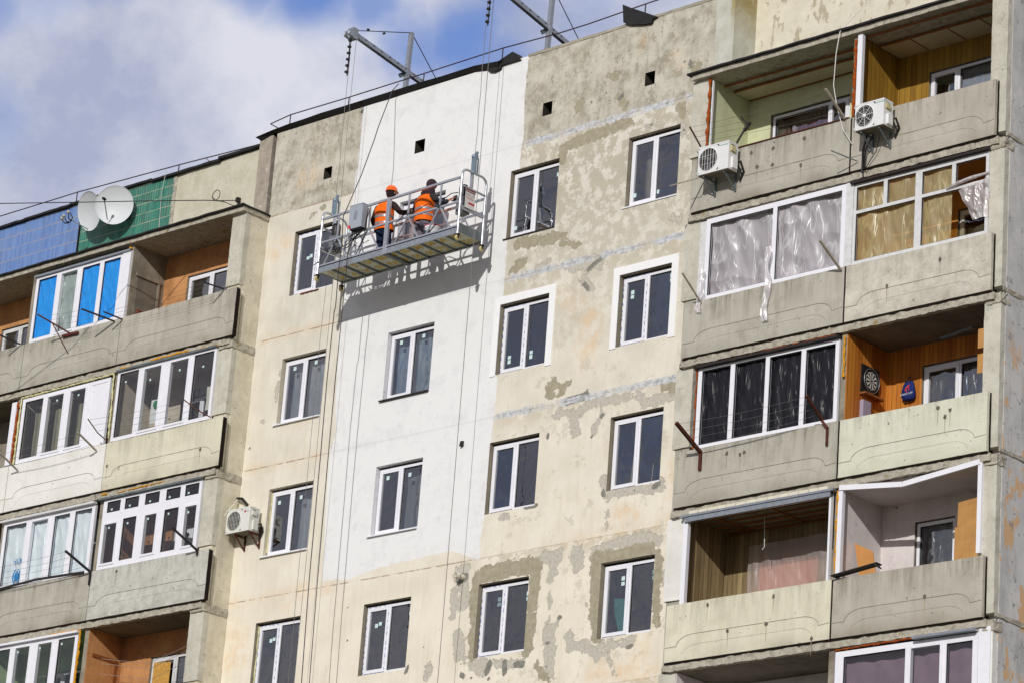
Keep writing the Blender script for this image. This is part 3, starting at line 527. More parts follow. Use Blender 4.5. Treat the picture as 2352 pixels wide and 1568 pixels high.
# ------------------------------------------------------------------ windows
def reveal(parent, x0, x1, z0, z1, y0, y1, mat):
    m_ = MB(); m_.add([(x0,y0,z0),(x1,y0,z0),(x1,y1,z0),(x0,y1,z0),(x0,y0,z1),(x1,y0,z1),(x1,y1,z1),(x0,y1,z1)], [(0,1,2,3),(4,7,6,5),(0,3,7,4),(1,5,6,2)])
    return m_.build('window_reveal', mat, parent)
def room(parent, x0, x1, z0, z1, y0, y1, mat=None):
    m_ = MB(); m_.add([(x0,y0,z0),(x1,y0,z0),(x1,y1,z0),(x0,y1,z0),(x0,y0,z1),(x1,y0,z1),(x1,y1,z1),(x0,y1,z1)], [(0,1,2,3),(4,7,6,5),(0,3,7,4),(1,5,6,2),(3,2,6,7)])
    return m_.build('room_interior', mat or ROOM, parent)
def window(x0, zt, w, h, y, parent=F, mat=None, fw_=.055, split=.49, taped=False, stick=None, sash='l', label=None, glass=None):
    mat = mat or WHITE; xm = x0+w*(split or .5); z0 = zt-h; g_ = glass or GLASS
    a = MB(); hs_ = [(x0+fw_, xm-.03, z0+fw_, zt-fw_), (xm+.03, x0+w-fw_, z0+fw_, zt-fw_)] if split else [(x0+fw_, x0+w-fw_, z0+fw_, zt-fw_)]
    a.plate(x0, x0+w, z0, zt, hs_, y, y+.06); o = a.build('window', mat, parent, label)
    for k, (p, q, r, s_) in enumerate(hs_):
        if (sash == 'l' and k == 0) or sash == 'b' or (sash == 'r' and k == 1):
            MB().plate(p-.02, q+.02, r-.02, s_+.02, [(p+.045, q-.045, r+.045, s_-.045)], y-.018, y+.03).build('sash', mat, o); p, q, r, s_ = p+.045, q-.045, r+.045, s_-.045
            yy = y+.005
        else:
            MB().plate(p-.001, q+.001, r-.001, s_+.001, [(p+.012, q-.012, r+.012, s_-.012)], y+.022, y+.04).build('glazing_bead', BLACK, o); yy = y+.03
        ty = [random.Random(int(x0*31+zt*17+k*7)).uniform(-.006,.006) for _ in range(1)][0]; tz = random.Random(int(x0*13+zt*29+k*5)).uniform(-.004,.012); MB().add([(p,yy-ty,r),(q,yy+ty,r),(q,yy+ty+tz,s_),(p,yy-ty+tz,s_)], [(0,1,2,3)]).build('pane', g_, o)
        if stick:
            sx, sz, dx, dz = stick[k % len(stick)]
            mm = MB(); cx_, cz_ = p+(q-p)*sx, r+(s_-r)*sz
            mm.box(cx_-.04, cx_+.04, yy-.004, yy-.002, cz_-.04, cz_+.04)
            if dx or dz: mm.box(cx_-.04+dx, cx_+.04+dx, yy-.004, yy-.002, cz_-.035+dz, cz_+.035+dz)
            mm.build('glass_sticker', STICK, o)
    if taped:
        t = MB(); random.seed(int(x0*10+zt*7))
        for (p, q, r, s_) in hs_[:1]:
            for (xa, za, xb, zb) in ((x0+.02, z0+.05, x0+.02, zt-.05), (x0+.05, zt-.022, xm, zt-.022), (x0+.05, z0+.022, xm, z0+.022), (q+.01, z0+.08, q+.01, zt-.08)):
                L_ = math.hypot(xb-xa, zb-za); k = 0
                while k < L_-.08:
                    l_ = random.uniform(.03, .09); ux, uz = (xb-xa)/L_, (zb-za)/L_; px_, pz_ = xa+ux*k, za+uz*k
                    t.box(min(px_, px_+ux*l_)-.005*abs(uz), max(px_, px_+ux*l_)+.005*abs(uz), y-.022, y-.019, min(pz_, pz_+uz*l_)-.005*abs(ux), max(pz_, pz_+uz*l_)+.005*abs(ux)); k += l_+random.uniform(.03, .12)
        t.build('protective_tape', BLUEP, o)
    return o
RV_C = concrete('cement_reveal', (150,142,124), (126,118,102), .2); RV_W = concrete('painted_reveal', (228,228,230), (208,208,212), .1, speck=.05); RV_B = concrete('cream_reveal', (206,198,178), (176,168,148), .3)
STK = {(0,0):[(.75,.62,-.09,-.03)],(0,3):[(.6,.8,.09,.02),(.93,.93,0,-.1)],(1,3):[(.4,.75,.1,.03),(.93,.93,0,-.1)],(2,0):[(.05,.1,0,0),(.9,.86,0,0)],(2,1):[(.28,.12,0,.09),(.22,.16,0,.09)],(3,1):[(.3,.82,0,-.09),(.93,.93,0,-.09)],
       (2,3):[(.8,.85,0,-.1),(.93,.85,0,-.1)],(3,3):[(.8,.85,0,-.1),(.93,.85,0,-.1)],(1,2):[(.3,.92,0,0),(.3,.88,0,0)],(0,2):[(.25,.88,0,0),(.3,.88,0,0)],(0,1):[(.4,.93,0,0)],(1,1):[(.4,.93,0,0)],(3,0):[(.05,.12,0,0)],}
for c, r, x, z in WIN:
    inpaint = c == 1 and r < 3
    rm = RV_W if inpaint else (RV_B if c == 0 and r in (1, 2) else RV_C)
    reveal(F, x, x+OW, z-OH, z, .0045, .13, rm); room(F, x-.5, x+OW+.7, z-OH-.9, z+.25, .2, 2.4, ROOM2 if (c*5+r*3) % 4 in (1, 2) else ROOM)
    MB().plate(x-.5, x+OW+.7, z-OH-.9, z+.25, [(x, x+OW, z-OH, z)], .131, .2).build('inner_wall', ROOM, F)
    window(x+.02, z-.045, OW-.03, OH-.06, .10, taped=(c, r) in {(0,0),(0,3),(1,3),(2,3),(2,1),(3,1),(1,0)}, stick=STK.get((c, r)))
    if r in (1, 2) and c < 2 or (c, r) == (2, 0) or (c, r) == (3, 0):
        sm = DSTEEL if (c, r) in ((1,1),(2,0)) else WHITE
        s_ = MB(); lip = .05 if c < 2 else .02; s_.add([(x-.07,-lip,z-OH+.005),(x+OW+.0,-lip,z-OH+.005),(x+OW,.1,z-OH+.035),(x-.03,.1,z-OH+.035),(x-.07,-lip,z-OH-.02),(x+OW,-lip,z-OH-.02),(x+OW,.1,z-OH+.0),(x-.03,.1,z-OH+.0)],
             [(0,1,2,3),(4,7,6,5),(0,4,5,1),(1,5,6,2),(2,6,7,3),(3,7,4,0)]); s_.build('window_sill', sm, F)
# white boards round two windows
for c, r in ((2,1),(3,1)):
    x, z = COLX[c], -2.8*r; m_ = MB()
    m_.box(x-.15, x, -.014, .004, z-OH-.02, z+.16); m_.box(x+OW, x+OW+.16, -.014, .004, z-OH-.05, z+.16); m_.box(x, x+OW, -.014, .004, z, z+.16)
    m_.build('window_surround', plain('white_surround_paint', (246,246,246), .8, 0, .2, .04), F)
# foam and brick edge left of the A windows
fo = MB(); fo.tube([(COLX[0]+.015+random.uniform(-.006,.006), .09, -8.45-k*.06) for k in range(23)], [.018+random.uniform(-.008,.008) for _ in range(23)], 6); fo.build('foam_seal', FOAMP, F)
fo = MB(); fo.tube([(COLX[0]+.012+random.uniform(-.005,.005), .09, -5.66-k*.06) for k in range(22)], [.015+random.uniform(-.006,.006) for _ in range(22)], 6); fo.build('foam_seal', FOAMP, F)
m_ = MB(); 
for k in range(9): m_.rbox(.35+k*.06, .40+k*.06, -.015, .02, -OH-.035-(k%2)*.01, -OH-.005, .03)
m_.jit(.006, 20).build('brick_remnant', BRICK, F)

# curtains and things seen through the panes
def curtain(x0, x1, z0, z1, y, mat, label, amp=.05, fx=9, group=None, seed=0, name='curtain', cat='curtain'):
    m_ = sheet(x0, x1, z0, z1, y, 36, 12, amp, fx, .3, seed); o = m_.build(name, mat, None, loc=((x0+x1)/2, y, z0)); return tag(o, label, cat, group)
CURW = filmmat('sheer_curtain', (226,228,232), .8, .6, .4, .02, crease=.2); CURB = filmmat('blue_sheer', (186,206,228), .8, .6, .4, .02, crease=.4)
curtain(.08, 1.2, -4.2, -2.85, .28, CURW, 'sheer pale curtain behind the window beside the ropes, one storey below the platform', seed=1)
curtain(3.1, 4.3, -4.2, -2.85, .28, CURB, 'sheer blue patterned curtain in the top window below the platform on the white wall', seed=2)
curtain(3.55, 4.3, -7.0, -5.65, .32, filmmat('grey_curtain', (170,172,176), .85, .6, .4, .02), 'grey curtain with red pattern in the lower window of the white wall', seed=3)
curtain(.62, 1.25, -7.0, -5.65, .34, CURW, 'half drawn pale curtain in the window beside the left air conditioner', seed=4)
curtain(9.2, 9.6, -1.35, -.1, .45, curtainmat('tan_curtain', (150,140,124), (120,110,96), 40), 'narrow tan curtain in the top right window of the cream wall', seed=5)
curtain(4.0, 4.32, -9.75, -8.5, .35, curtainmat('dark_curtain', (96,94,108), (60,60,74), 30), 'dark curtain in the lowest window under the white paint', seed=6)
t = MB(); t.poly([(9.22,-9.0),(9.55,-9.05),(9.58,-9.35),(9.42,-9.78),(9.25,-9.3)], .30, .31); tag(t.build('pennant', plain('teal_cloth', (60,140,130), .8), loc=(9.4,.3,-9.4)), 'teal triangular cloth hanging in the bottom right window', 'cloth')
t = MB(); t.rbox(10.2, 10.42, .24, .3, -7.0, -6.86, .03).jit(.02, 9); tag(t.build('blue_bag', plain('blue_plastic', (60,120,210), .5), loc=(10.3,.27,-7.0)), 'crumpled blue plastic bag in the corner of a right hand window', 'plastic bag')
t = MB(); t.tube([(9.42,.3,-7.2),(9.47,.32,-6.3)], .012).tube([(9.92,.3,-7.2),(9.95,.32,-6.55)], .010); tag(t.build('wooden_stick', plain('pale_wood', (196,176,140), .7), loc=(9.7,.3,-7.2)), 'two thin pale sticks leaning inside the window above the grey patches', 'stick')

# ------------------------------------------------------------------ roof edge of the middle part
rf = MB(); pts = [at(*Pe(*q), -.12) for q in ((60,1155),(200,1095),(340,1042),(470,1000),(610,950),(800,893),(1010,827),(1220,762),(1450,690),(1620,643),(1900,553),(2100,515))]
lo = [at(*Pe(*q), -.03) for q in ((112,1185),(205,1130),(345,1080),(520,1030),(610,1000),(800,945),(1000,880),(1170,832),(1450,738),(1620,688),(1880,605),(2110,580))]
vs = []; 
for a, b2 in zip(pts, lo): vs += [(a.x, -.12, a.z), (b2.x, -.015, b2.z), (a.x+.02, .5, a.z+.01), (b2.x, -.004, b2.z-.01)]
fs = []
for i in range(len(pts)-1):
    o = i*4; fs += [(o, o+1, o+5, o+4), (o, o+4, o+6, o+2)]
rf.add(vs, fs); rf.build('roof_flashing', BITUMEN, F, 'black bitumen roof edge sagging over the white wall')
def flap(pts, y, th=.02, tilt=0, name='roof_flashing', label=None):
    w = [at(*q, y) for q in pts]; m_ = MB(); n_ = len(w)
    f_ = [(p.x, y, p.z) for p in w]+[(p.x+.01, y+th, p.z-.0) for p in w]
    m_.add(f_, [tuple(range(n_)), tuple(range(2*n_-1, n_-1, -1))]+[(i, i+n_, (i+1) % n_+n_, (i+1) % n_) for i in range(n_)]); return m_.build(name, BITUMEN, F, label)
flap([Pe(*q) for q in ((1985,545),(2100,515),(2220,435),(2285,500),(2125,550),(2118,580),(2070,605),(2030,605),(1990,570))], -.05, .25, label='torn black bitumen flap over the right end of the white paint')
flap([Pf(*q) for q in ((1130,40),(1200,68),(1300,100),(1415,140),(1380,160),(1370,195),(1300,205),(1190,210),(1135,190))], -.06, .3, label='folded black bitumen flap standing up over the grey attic wall')
m_ = MB(); m_.rbox(6.3, 11.16, -.01, .12, 2.40, 2.46, .12).jit(.010, 6); m_.build('roof_coping', concrete('attic_coping', (170,164,148),(136,130,114),.5), F)
# ------------------------------------------------------------------ balcony blocks
TOP = lambda k, right: (-1.245 if right else -1.30)-2.81*k
GRV = plain('panel_groove', (150,144,129), .95, 0, .1, .3, 12)
def parapet(x0, x1, k, right, mat, wob=0, label=None):
    zt = TOP(k, right); zb = zt-(1.03 if right else 1.05); m_ = MB(); m_.rbox(x0, x1, -.74, -.675, zb, zt, .10).jit(.0045, 5, k)
    o = m_.build('balcony_parapet', mat, F, label); g_ = MB()
    def line(pts, w=.0038):
        for a, b2 in zip(pts, pts[1:]):
            d = Vector((b2[0]-a[0], b2[1]-a[1])).normalized(); nrm = Vector((-d.y, d.x))*w
            g_.add([(a[0]-nrm.x, -.7455, a[1]-nrm.y), (b2[0]-nrm.x, -.7455, b2[1]-nrm.y), (b2[0]+nrm.x, -.7455, b2[1]+nrm.y), (a[0]+nrm.x, -.7455, a[1]+nrm.y)], [(0,1,2,3)])
    za, zc = zt-.575, zt-.765
    def ogee(off, inset):
        P_ = [(x0+.01+inset, zc+off), (x0+.26+inset, zc+off)]
        P_ += [(x0+.26+inset+.40*(1-math.cos(t*math.pi/2)), zc+off+(za-zc)*math.sin(t*math.pi/2)) for t in [i/8 for i in range(1, 9)]]
        P_ += [(x1-.58-inset, za+off)]+[(x1-.58-inset+.34*math.sin(t*math.pi/2), za+off-(za-zc)*(1-math.cos(t*math.pi/2))) for t in [i/8 for i in range(1, 9)]]+[(x1-.01-inset, zc+off+.02)]
        return P_
    line(ogee(0, 0)); pp = ogee(-.19, .12)[2:-2]; line(pp, .0014)
    g_.build('groove', GRV, o)
    return o
PARL = {(0,0):C_BAL2,(1,0):C_BAL,(2,0):C_BAL,(3,0):C_BAL,(0,1):C_CREAM,(1,1):C_WHITE,(2,1):C_WHITE,(0,2):C_SCR,(1,2):C_BAL,(2,2):C_BAL}
LB = [(-4.40,-.80),(-7.61,-4.42),(-10.82,-7.63),(-14.0,-10.84)]
for b_ in range(4):
    for k in range(4): parapet(*LB[b_], k, False, PARL.get((b_, k), C_BAL))
PARR = {(0,0):C_BAL,(1,0):C_BAL2,(0,1):C_BAL,(1,1):C_MOT,(0,2):C_BAL,(1,2):C_PALEG,(0,3):C_CREAM,(1,3):C_BAL2,(0,4):C_BAL,(1,4):C_BAL}
RB = [(11.38,14.97),(15.01,18.04)]
for b_ in range(2):
    for k in range(5): parapet(*RB[b_], k, True, PARR[b_, k])
# drill holes and anchor scars with rusty drips on some panels
SCAR = plain('anchor_scar', (112,104,92), .95, 0, .1, .3, 20); DRIP = plain('rust_drip', (172,156,126), .95, 0, .1, .2, 9)
def scars(k, right, xs):
    for i, (x, dz) in enumerate(xs):
        zt = TOP(k, right); m_ = MB(); rnd = random.Random(int(x*100)); n_ = 9; vs = [(x+rnd.uniform(.022,.045)*math.cos(2*math.pi*j/n_), -.7452, zt-dz+rnd.uniform(.025,.055)*math.sin(2*math.pi*j/n_)) for j in range(n_)]
        m_.add(vs, [tuple(range(n_))]); m_.add([(x-.006,-.7448,zt-dz-.02),(x+.008,-.7448,zt-dz-.02),(x+.003,-.7448,zt-dz-.30),(x-.002,-.7448,zt-dz-.30)], [(0,3,2,1)], 1); m_.build('anchor_scar', [SCAR, DRIP], F)
scars(3, True, [(12.30,.10),(13.75,.14),(12.78,.62),(13.62,.60),(14.60,.98)]); scars(3, True, [(16.9,.55)]); scars(0, True, [(12.75,.16),(13.25,.18),(13.95,.15),(13.25,.50),(12.9,.46),(13.9,.66)])
scars(2, True, [(17.05,.12),(17.3,.20),(17.2,.30),(12.55,.20),(12.85,.26),(12.95,.24)]); scars(1, True, [(15.9,.55),(17.0,.28)]); scars(1, False, [(-1.4,.62),(-4.3,.52)]); scars(2, False, [(-3.6,.10)])
# floor slabs with rough front noses
for (xa, xb, yb, right, ks, rz) in ((-14, -.86, .33, False, range(0, 4), .42), (11.22, 18.21, .55, True, range(0, 5), .40)):
    for k in ks:
        zt = TOP(k, right)-(1.04 if right else 1.06)
        m_ = MB(); m_.rbox(xa+(.0 if not right else .1), xb-(.06 if not right else .12), -.70, -.60, zt-.145, zt-.015, .06).jit(.017, 9, k); m_.build('slab_nose', NIB, F)
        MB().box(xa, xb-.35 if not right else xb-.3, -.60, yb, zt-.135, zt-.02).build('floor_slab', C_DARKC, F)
        m_ = MB(); m_.rbox(xa+(.15 if right else 0), xb-(.16 if right else -.05), -.716, -.66, zt-.022, zt+.006, .06).jit(.013, 7, k+3); m_.build('joint_gap', DARK, F)
    m_ = MB(); m_.rbox(xa if not right else xa+.02, xb+.02 if not right else xb-.3, -.74, yb if right else -.003, rz, rz+.10, .12).jit(.008, 6); m_.build('loggia_roof', NIB, F)
    m_ = MB(); m_.rbox(xa if not right else xa-.06, xb+.05 if not right else xb-.3, -.80, yb if right else -.002, rz+.10, rz+.135, .2).jit(.012, 3); m_.build('roof_felt', BITUMEN, F)
MB().box(-14, -1.03, -.01, .33, .425, .515).build('loggia_roof', NIB, F)
for k in range(4):
    zt = TOP(k, False)
    MB().rbox(-.797, -.785, -.738, -.64, zt-1.07, zt-.02, .08).jit(.004, 9).build('joint_gap', DARK, F); MB().box(-4.419, -4.401, -.725, -.68, zt-1.05, zt-.005).build('joint_gap', DARK, F); MB().box(-7.629, -7.611, -.725, -.68, zt-1.05, zt-.005).build('joint_gap', DARK, F)
for k in range(5):
    zt = TOP(k, True); MB().box(14.971, 15.009, -.728, -.68, zt-1.03, zt-.003).build('joint_gap', DARK, F); MB().box(18.041, 18.05, -.668, -.636, zt-1.03, zt-.003).build('joint_gap', DARK, F)
# end piers and partitions
def pier(x0, x1, ks, right, yb, name='pier', full=True, mat=C_PIER, label=None):
    for k in ks:
        zt = (.42 if not right else .40) if k == 0 else TOP(k-1, right)-1.19; zb = TOP(k, right)+(.10 if full else -1.0)
        m_ = MB(); m_.rbox(x0, x1, -.635, yb, zb, zt, .11).jit(.007, 6, k); m_.build(name, mat, F, label)
        m_ = MB(); m_.box(x0+.0, x1-.01, -.60, yb, TOP(k, right)-1.06, zb); m_.build('pier_base', mat, F)
for k in range(4):
    zt = .42 if k == 0 else TOP(k-1, False)-1.19; zb = TOP(k, False)+.12
    MB().rbox(-1.28, -.87, -.635, -.50, zb, zt, .08).jit(.008, 7, k).build('front_pier', C_PIER, F)
    MB().rbox(-1.02, -.872, -.499, .0, TOP(k, False)-1.2, zt, .10).jit(.005, 5, k).build('side_wall', C_SIDE, F)
    MB().rbox(-1.26, -.885, -.60, -.50, TOP(k, False)-1.2, zb, .10).jit(.004, 5, k).build('side_wall', C_SIDE, F)
    z_ = TOP(k, False)-1.15; MB().rbox(-1.25, -.855, -.665, -.005, z_-.12, z_+.05, .05).jit(.018, 10, k).build('crumbled_joint', NIB, F)
MB().box(-1.02, -.872, -.60, .0, GZ, TOP(3, False)-1.2).box(-14, -1.0, -.62, -.5, GZ, TOP(3, False)-1.25).build('lower_wall', BODY, F)
MB().box(11.25, 18.2, -.62, -.5, GZ, TOP(4, True)-1.2).build('lower_wall', BODY, F)
for k in range(5):
    zt = .40 if k == 0 else TOP(k-1, True)-1.19; zb = TOP(k, True)+.12
    m1, m2 = (C_PIER, C_PIER) if k < 3 else (C_WHITE if k == 3 else C_PIER, C_PIER if k == 3 else C_WHITE)
    MB().rbox(11.19, 11.58, -.635, -.50, zb, zt, .08).jit(.008, 7, k).build('front_pier', m1, F)
    MB().rbox(11.24, 11.56, -.60, -.50, TOP(k, True)-1.2, zb, .10).build('front_pier', C_BAL, F)
    MB().rbox(17.86, 18.19, -.635, -.50, TOP(k, True)-.95, zt, .08).jit(.007, 7, k).build('front_pier', m2, F)
    z_ = TOP(k, True)-1.13; MB().rbox(17.9, 18.205, -.655, -.4, z_-.12, z_+.06, .05).jit(.02, 10, k).build('crumbled_joint', NIB, F)
    MB().box(11.20, 11.58, -.499, .6, TOP(k, True)-1.2, zt).build('partition_wall', C_INT, F)
def sidemat():
    b = NB('peeling_side_wall'); n = b.noise(1.5, 9, .72); col = b.ramp(n, [(.3, lin((180,179,178))), (.6, lin((212,210,206)))]); st = b.noise(2.2, 7, .7, b.mp((2, 2, .35)))
    col = b.mix(b.mr(st, .5, .7, 0, .55), col, lin((150,148,144))); x = b.xyz()
    col = b.mix(b.math('MULTIPLY', b.mr(b.noise(1.1, 8, .66, b.mp((1, 1.6, .8))), .55, .56), b.mr(x[2], -5.5, -6.5)), col, lin((214,176,136)))
    col = b.mix(b.mr(b.noise(3.8, 8, .72), .61, .62, 0, .75), col, lin((146,144,142))); col = b.mix(b.mr(b.noise(13, 3, .5), .68, .70, 0, .6), col, lin((90,84,78)))
    b.base(col, .92, 0, .15); b.bump(b.math('ADD', n, b.noise(30, 6, .7)), .5, .012); return b.m
MB().rbox(18.0, 18.2, -.50, 12, -14, 3.0, .5).build('side_wall', sidemat(), F, 'grey peeling side wall at the right edge')
MB().box(18.0, 18.2, -.5, 12, GZ, -14).build('side_wall', C_GREY, F)
for j_ in range(6):
    m_ = MB(); z_ = .6-2.8*j_-.03; m_.rbox(18.19, 18.215, -.6, 6, z_-.05, z_+.02, .09).jit(.02, 8, j_); m_.build('wall_joint', NIB, F)
# upper walls of the balcony blocks
UPL = concrete('left_attic_render', (208,204,184), (186,180,156), .3, blot=.3, blotc=(176,166,140))
MB().box(-14, -1.37, .33, .45, .5, 2.40).build('attic_wall', UPL, F)
bx = at(*Pa(690,700), .325).x; gx = at(*Pa(1465,400), .325).x
MB().box(-14, bx-.10, .318, .329, .56, 2.36).build('tile_panel', TILEB, F, 'blue tiled attic panel')
MB().box(bx-.02, gx, .318, .329, .56, 2.36).build('tile_panel', TILEG, F, 'green tiled attic panel')
MB().rbox(bx-.085, bx-.035, .31, .33, .5, 2.3, .06).jit(.012, 14).build('panel_joint', DARK, F)
m_ = MB(); m_.rbox(gx-.03, gx+.07, .312, .332, .56, 2.36, .05).jit(.014, 12).build('panel_joint', NIB, F)
m_ = MB(); 
for (a, b2, dz) in ((-14,-9.5,.0),(-9.52,-7.9,.012),(-7.9,-5.15,.03),(-5.17,-2.95,.0),(-2.97,-1.35,.05)): m_.rbox(a, b2, .24, .5, 2.37+dz, 2.42+dz, .15)
m_.jit(.010, 4).build('roof_flashing', BITUMEN, F, 'thin black roof edge over the tiled attic')
def upr():
    b = NB('peeling_attic_render'); n = b.noise(2.2, 8, .7, b.mp((1.5,1.5,.55))); base = b.ramp(b.noise(3, 7, .7), [(.3, lin((208,200,180))), (.65, lin((228,222,202)))])
    base = b.mix(b.mr(n, .555, .562), base, lin((184,174,150))); base = b.mix(b.mr(b.noise(10, 5, .6), .66, .68, 0, .7), base, lin((150,140,118))); b.base(base, .9); b.bump(n, .5, .012); return b.m
MB().box(11.6, 18.2, .60, .72, .5, 3.0).build('attic_wall', upr(), F)
# back walls of the loggias with their inner windows
BWL = [(-3.80,-2.2,-2.35,-.02,0),(-10.1,-8.6,-2.3,-.05,0),(-3.6,-2.1,-10.9,-8.5,3)]
WH_L = [(-3.86+.0,-2.45,-2.2,-.02),(-10.12,-8.9,-2.2,-.06),(-3.68,-2.2,-10.7,-8.48),(-3.4,-2.0,-5.2,-3.0),(-3.2,-2.0,-7.9,-5.9),(-6.8,-5.6,-10.7,-8.6)]
fixx = lambda x: x
YBL, YBR = .33, .55
sh = (YBL-.55)*.84*-1
WH_L = [(a+(.23 if i < 3 else 0), b2+(.23 if i < 3 else 0), c-(.14 if i < 3 else 0), d-(.14 if i < 3 else 0)) for i, (a, b2, c, d) in enumerate(WH_L)]
MB().plate(-14, -1.02, -12.5, .42, WH_L, YBL, YBL+.15).build('loggia_back_wall', C_INT, F)
WH_R = [(12.12,13.95,-1.2,-.04),(15.70,17.3,-1.9,-.06),(16.42,17.3,-4.6,-2.86),(15.76,17.3,-7.5,-5.62),(15.72,16.55,-10.6,-8.44)]
MB().plate(11.5, 18.0, -14, .40, WH_R, YBR, YBR+.15).build('loggia_back_wall', C_INT, F)
for (a, b2, c, d) in WH_L: room(F, a-.2, b2+.2, c-.1, d+.2, YBL+.151, 3)
for (a, b2, c, d) in WH_R: room(F, a-.2, b2+.2, c-.1, d+.2, YBR+.151, 3.2)
for xs_ in ((-4.50,-4.38),(-7.72,-7.60),(-10.93,-10.82)):
    for k in range(4):
        zt = .42 if k == 0 else TOP(k-1, False)-1.19
        MB().rbox(*xs_, -.63, YBL, TOP(k, False)-1.08, zt, .14).jit(.003, 5).build('partition_wall', C_INT, F)
for k in range(5):
    zt = .40 if k == 0 else TOP(k-1, True)-1.19
    MB().rbox(14.90, 15.01, -.63, YBR, TOP(k, True)-1.08, zt, .14).jit(.003, 5).build('partition_wall', C_INT, F)
    MB().box(17.84, 17.87, -.5, YBR, TOP(k, True)-1.08, zt).build('partition_wall', C_INT, F)
def lining(x0, x1, k, right, mat, left=True, back=True, ceil=None, holes=(), zt=None):
    yb = YBR if right else YBL; z0 = TOP(k, right)-1.02; z1 = zt or ((.40 if right else .42) if k == 0 else TOP(k-1, right)-1.19)
    if back: MB().plate(x0, x1, z0, z1-.003, list(holes), yb-.014, yb-.002).build('wall_lining', mat, F)
    if left: MB().box(x0, x0+.012, -.625, yb-.015, z0, z1-.003).build('wall_lining', mat, F)
    if ceil: MB().box(x0, x1, -.60, yb-.016, z1-.018, z1-.004).build('ceiling_lining', ceil, F)
    return z0, z1

# ---- what each open or glazed loggia looks like inside
lining(-4.38, -1.28, 0, False, ORPL, left=False, holes=[WH_L[0]]); lining(-10.82, -7.72, 0, False, ORPL, left=False, holes=[WH_L[1]])
lining(-7.6, -4.5, 0, False, BEIGE); lining(-4.38, -1.28, 1, False, BEIGE, ceil=OFFW, holes=[WH_L[3]]); lining(-7.6, -4.5, 1, False, BEIGE)
lining(-4.38, -1.28, 2, False, WOODIN, holes=[WH_L[4]]); lining(-7.6, -4.5, 2, False, OFFW); lining(-4.38, -1.28, 3, False, ORPL, holes=[WH_L[2]]); lining(-7.6, -4.5, 3, False, GREENP, ceil=GREENP, holes=[WH_L[5]])
lining(11.58, 14.9, 0, True, PALEP, holes=[WH_R[0]]); lining(15.01, 17.84, 0, True, OCHRE, holes=[WH_R[1]])
lining(11.58, 14.9, 1, True, MAUVE); lining(15.01, 17.84, 1, True, OCPL, holes=[WH_R[2]], ceil=OCPL)
lining(15.01, 17.84, 2, True, PINE, holes=[WH_R[3]]); lining(11.58, 14.9, 3, True, BROWNP); lining(15.01, 17.84, 3, True, OFFW, ceil=OFFW, holes=[WH_R[4]])
lining(11.58, 14.9, 4, True, OFFW); lining(15.01, 17.84, 4, True, MAUVE)
WARMG = plain('cream_ceiling_panel', (206,196,168), .7, 0, .2, .1, 3)
def battens(x0, x1, zc, ys, mat=LATH, panel=None, cross=(), w=.035):
    for y in ys: MB().box(x0, x1, y-w/2, y+w/2, zc-.03, zc-.002).build('ceiling_batten', mat, F)
    for x in cross: MB().box(x-w/2, x+w/2, ys[0], ys[-1], zc-.028, zc-.004).build('ceiling_batten', mat, F)
    if panel: MB().box(x0, x1, panel[0], panel[1], zc-.014, zc-.001).build('ceiling_panel', WARMG, F)
battens(11.62, 14.88, .38, (-.25, .05, .50)); MB().box(11.6, 14.88, .08, .48, .362, .37).build('ceiling_panel', WARMG, F)
battens(15.05, 17.8, .38, (-.55, -.10), cross=()); MB().plate(15.05, 17.8, .368, .378, [], -.08, .53).build('ceiling_panel', WARMG, F)
for x_ in (15.7, 16.5, 17.2): MB().box(x_, x_+.015, -.1, .5, .355, .366).build('ceiling_batten', LATH, F)
battens(11.7, 14.88, -8.10, (-.45, -.2, .05, .3, .5), LATH, cross=(12.2, 13.4, 14.6), w=.016)
MB().box(12.3, 14.88, -.44, .52, -8.085, -8.075).build('ceiling_panel', plain('grimy_panel', (150,142,124), .8, 0, .1, .3, 5), F)
# inner windows
window(WH_R[0][0]+.03, WH_R[0][3]-.03, 1.78, 1.1, YBR+.03, split=.735, fw_=.05, sash='r')
window(WH_R[1][0]+.02, WH_R[1][3]-.02, 1.5, 1.7, YBR+.03, split=.40, fw_=.05, sash='l')
window(WH_R[2][0]+.02, WH_R[2][3]-.02, 1.0, 1.6, YBR+.03, split=None, mat=WHITED)
window(WH_R[3][0]+.02, WH_R[3][3]-.02, 1.5, 1.7, YBR+.03, split=.5, fw_=.07)
window(WH_R[4][0]+.02, WH_R[4][3]-.02, .80, 2.0, YBR+.03, split=None, fw_=.06, sash='n')
for i in (0, 1, 2): window(WH_L[i][0]+.02, WH_L[i][3]-.02, WH_L[i][1]-WH_L[i][0]-.04, 1.8, YBL+.03, split=.55 if i != 2 else .52, mat=WHITE if i == 0 else WHITED)
window(WH_L[3][0]+.02, WH_L[3][3]-.02, 1.3, 2.1, YBL+.03); window(WH_L[4][0]+.02, WH_L[4][3]-.02, 1.1, 1.9, YBL+.03); window(WH_L[5][0]+.02, WH_L[5][3]-.02, 1.1, 1.9, YBL+.03)
curtain(12.2, 13.4, -1.1, -.1, .70, curtainmat('mauve_curtain', (126,70,80), (80,40,52), 60), 'maroon curtain behind the inner window of the pale green top loggia', .05, 12, seed=9)
curtain(16.3, 17.1, -1.6, -.1, .68, CURW, 'grey net curtain behind the inner window of the ochre wood loggia', .03, 12, seed=12)
t = MB(); t.rbox(15.78, 16.2, .66, .69, -.30, -.13, .1); tag(t.build('roller_blind', plain('olive_blind', (120,126,96), .8), loc=(16,.67,-.3)), 'short olive blind at the top of the inner window in the ochre loggia', 'blind')
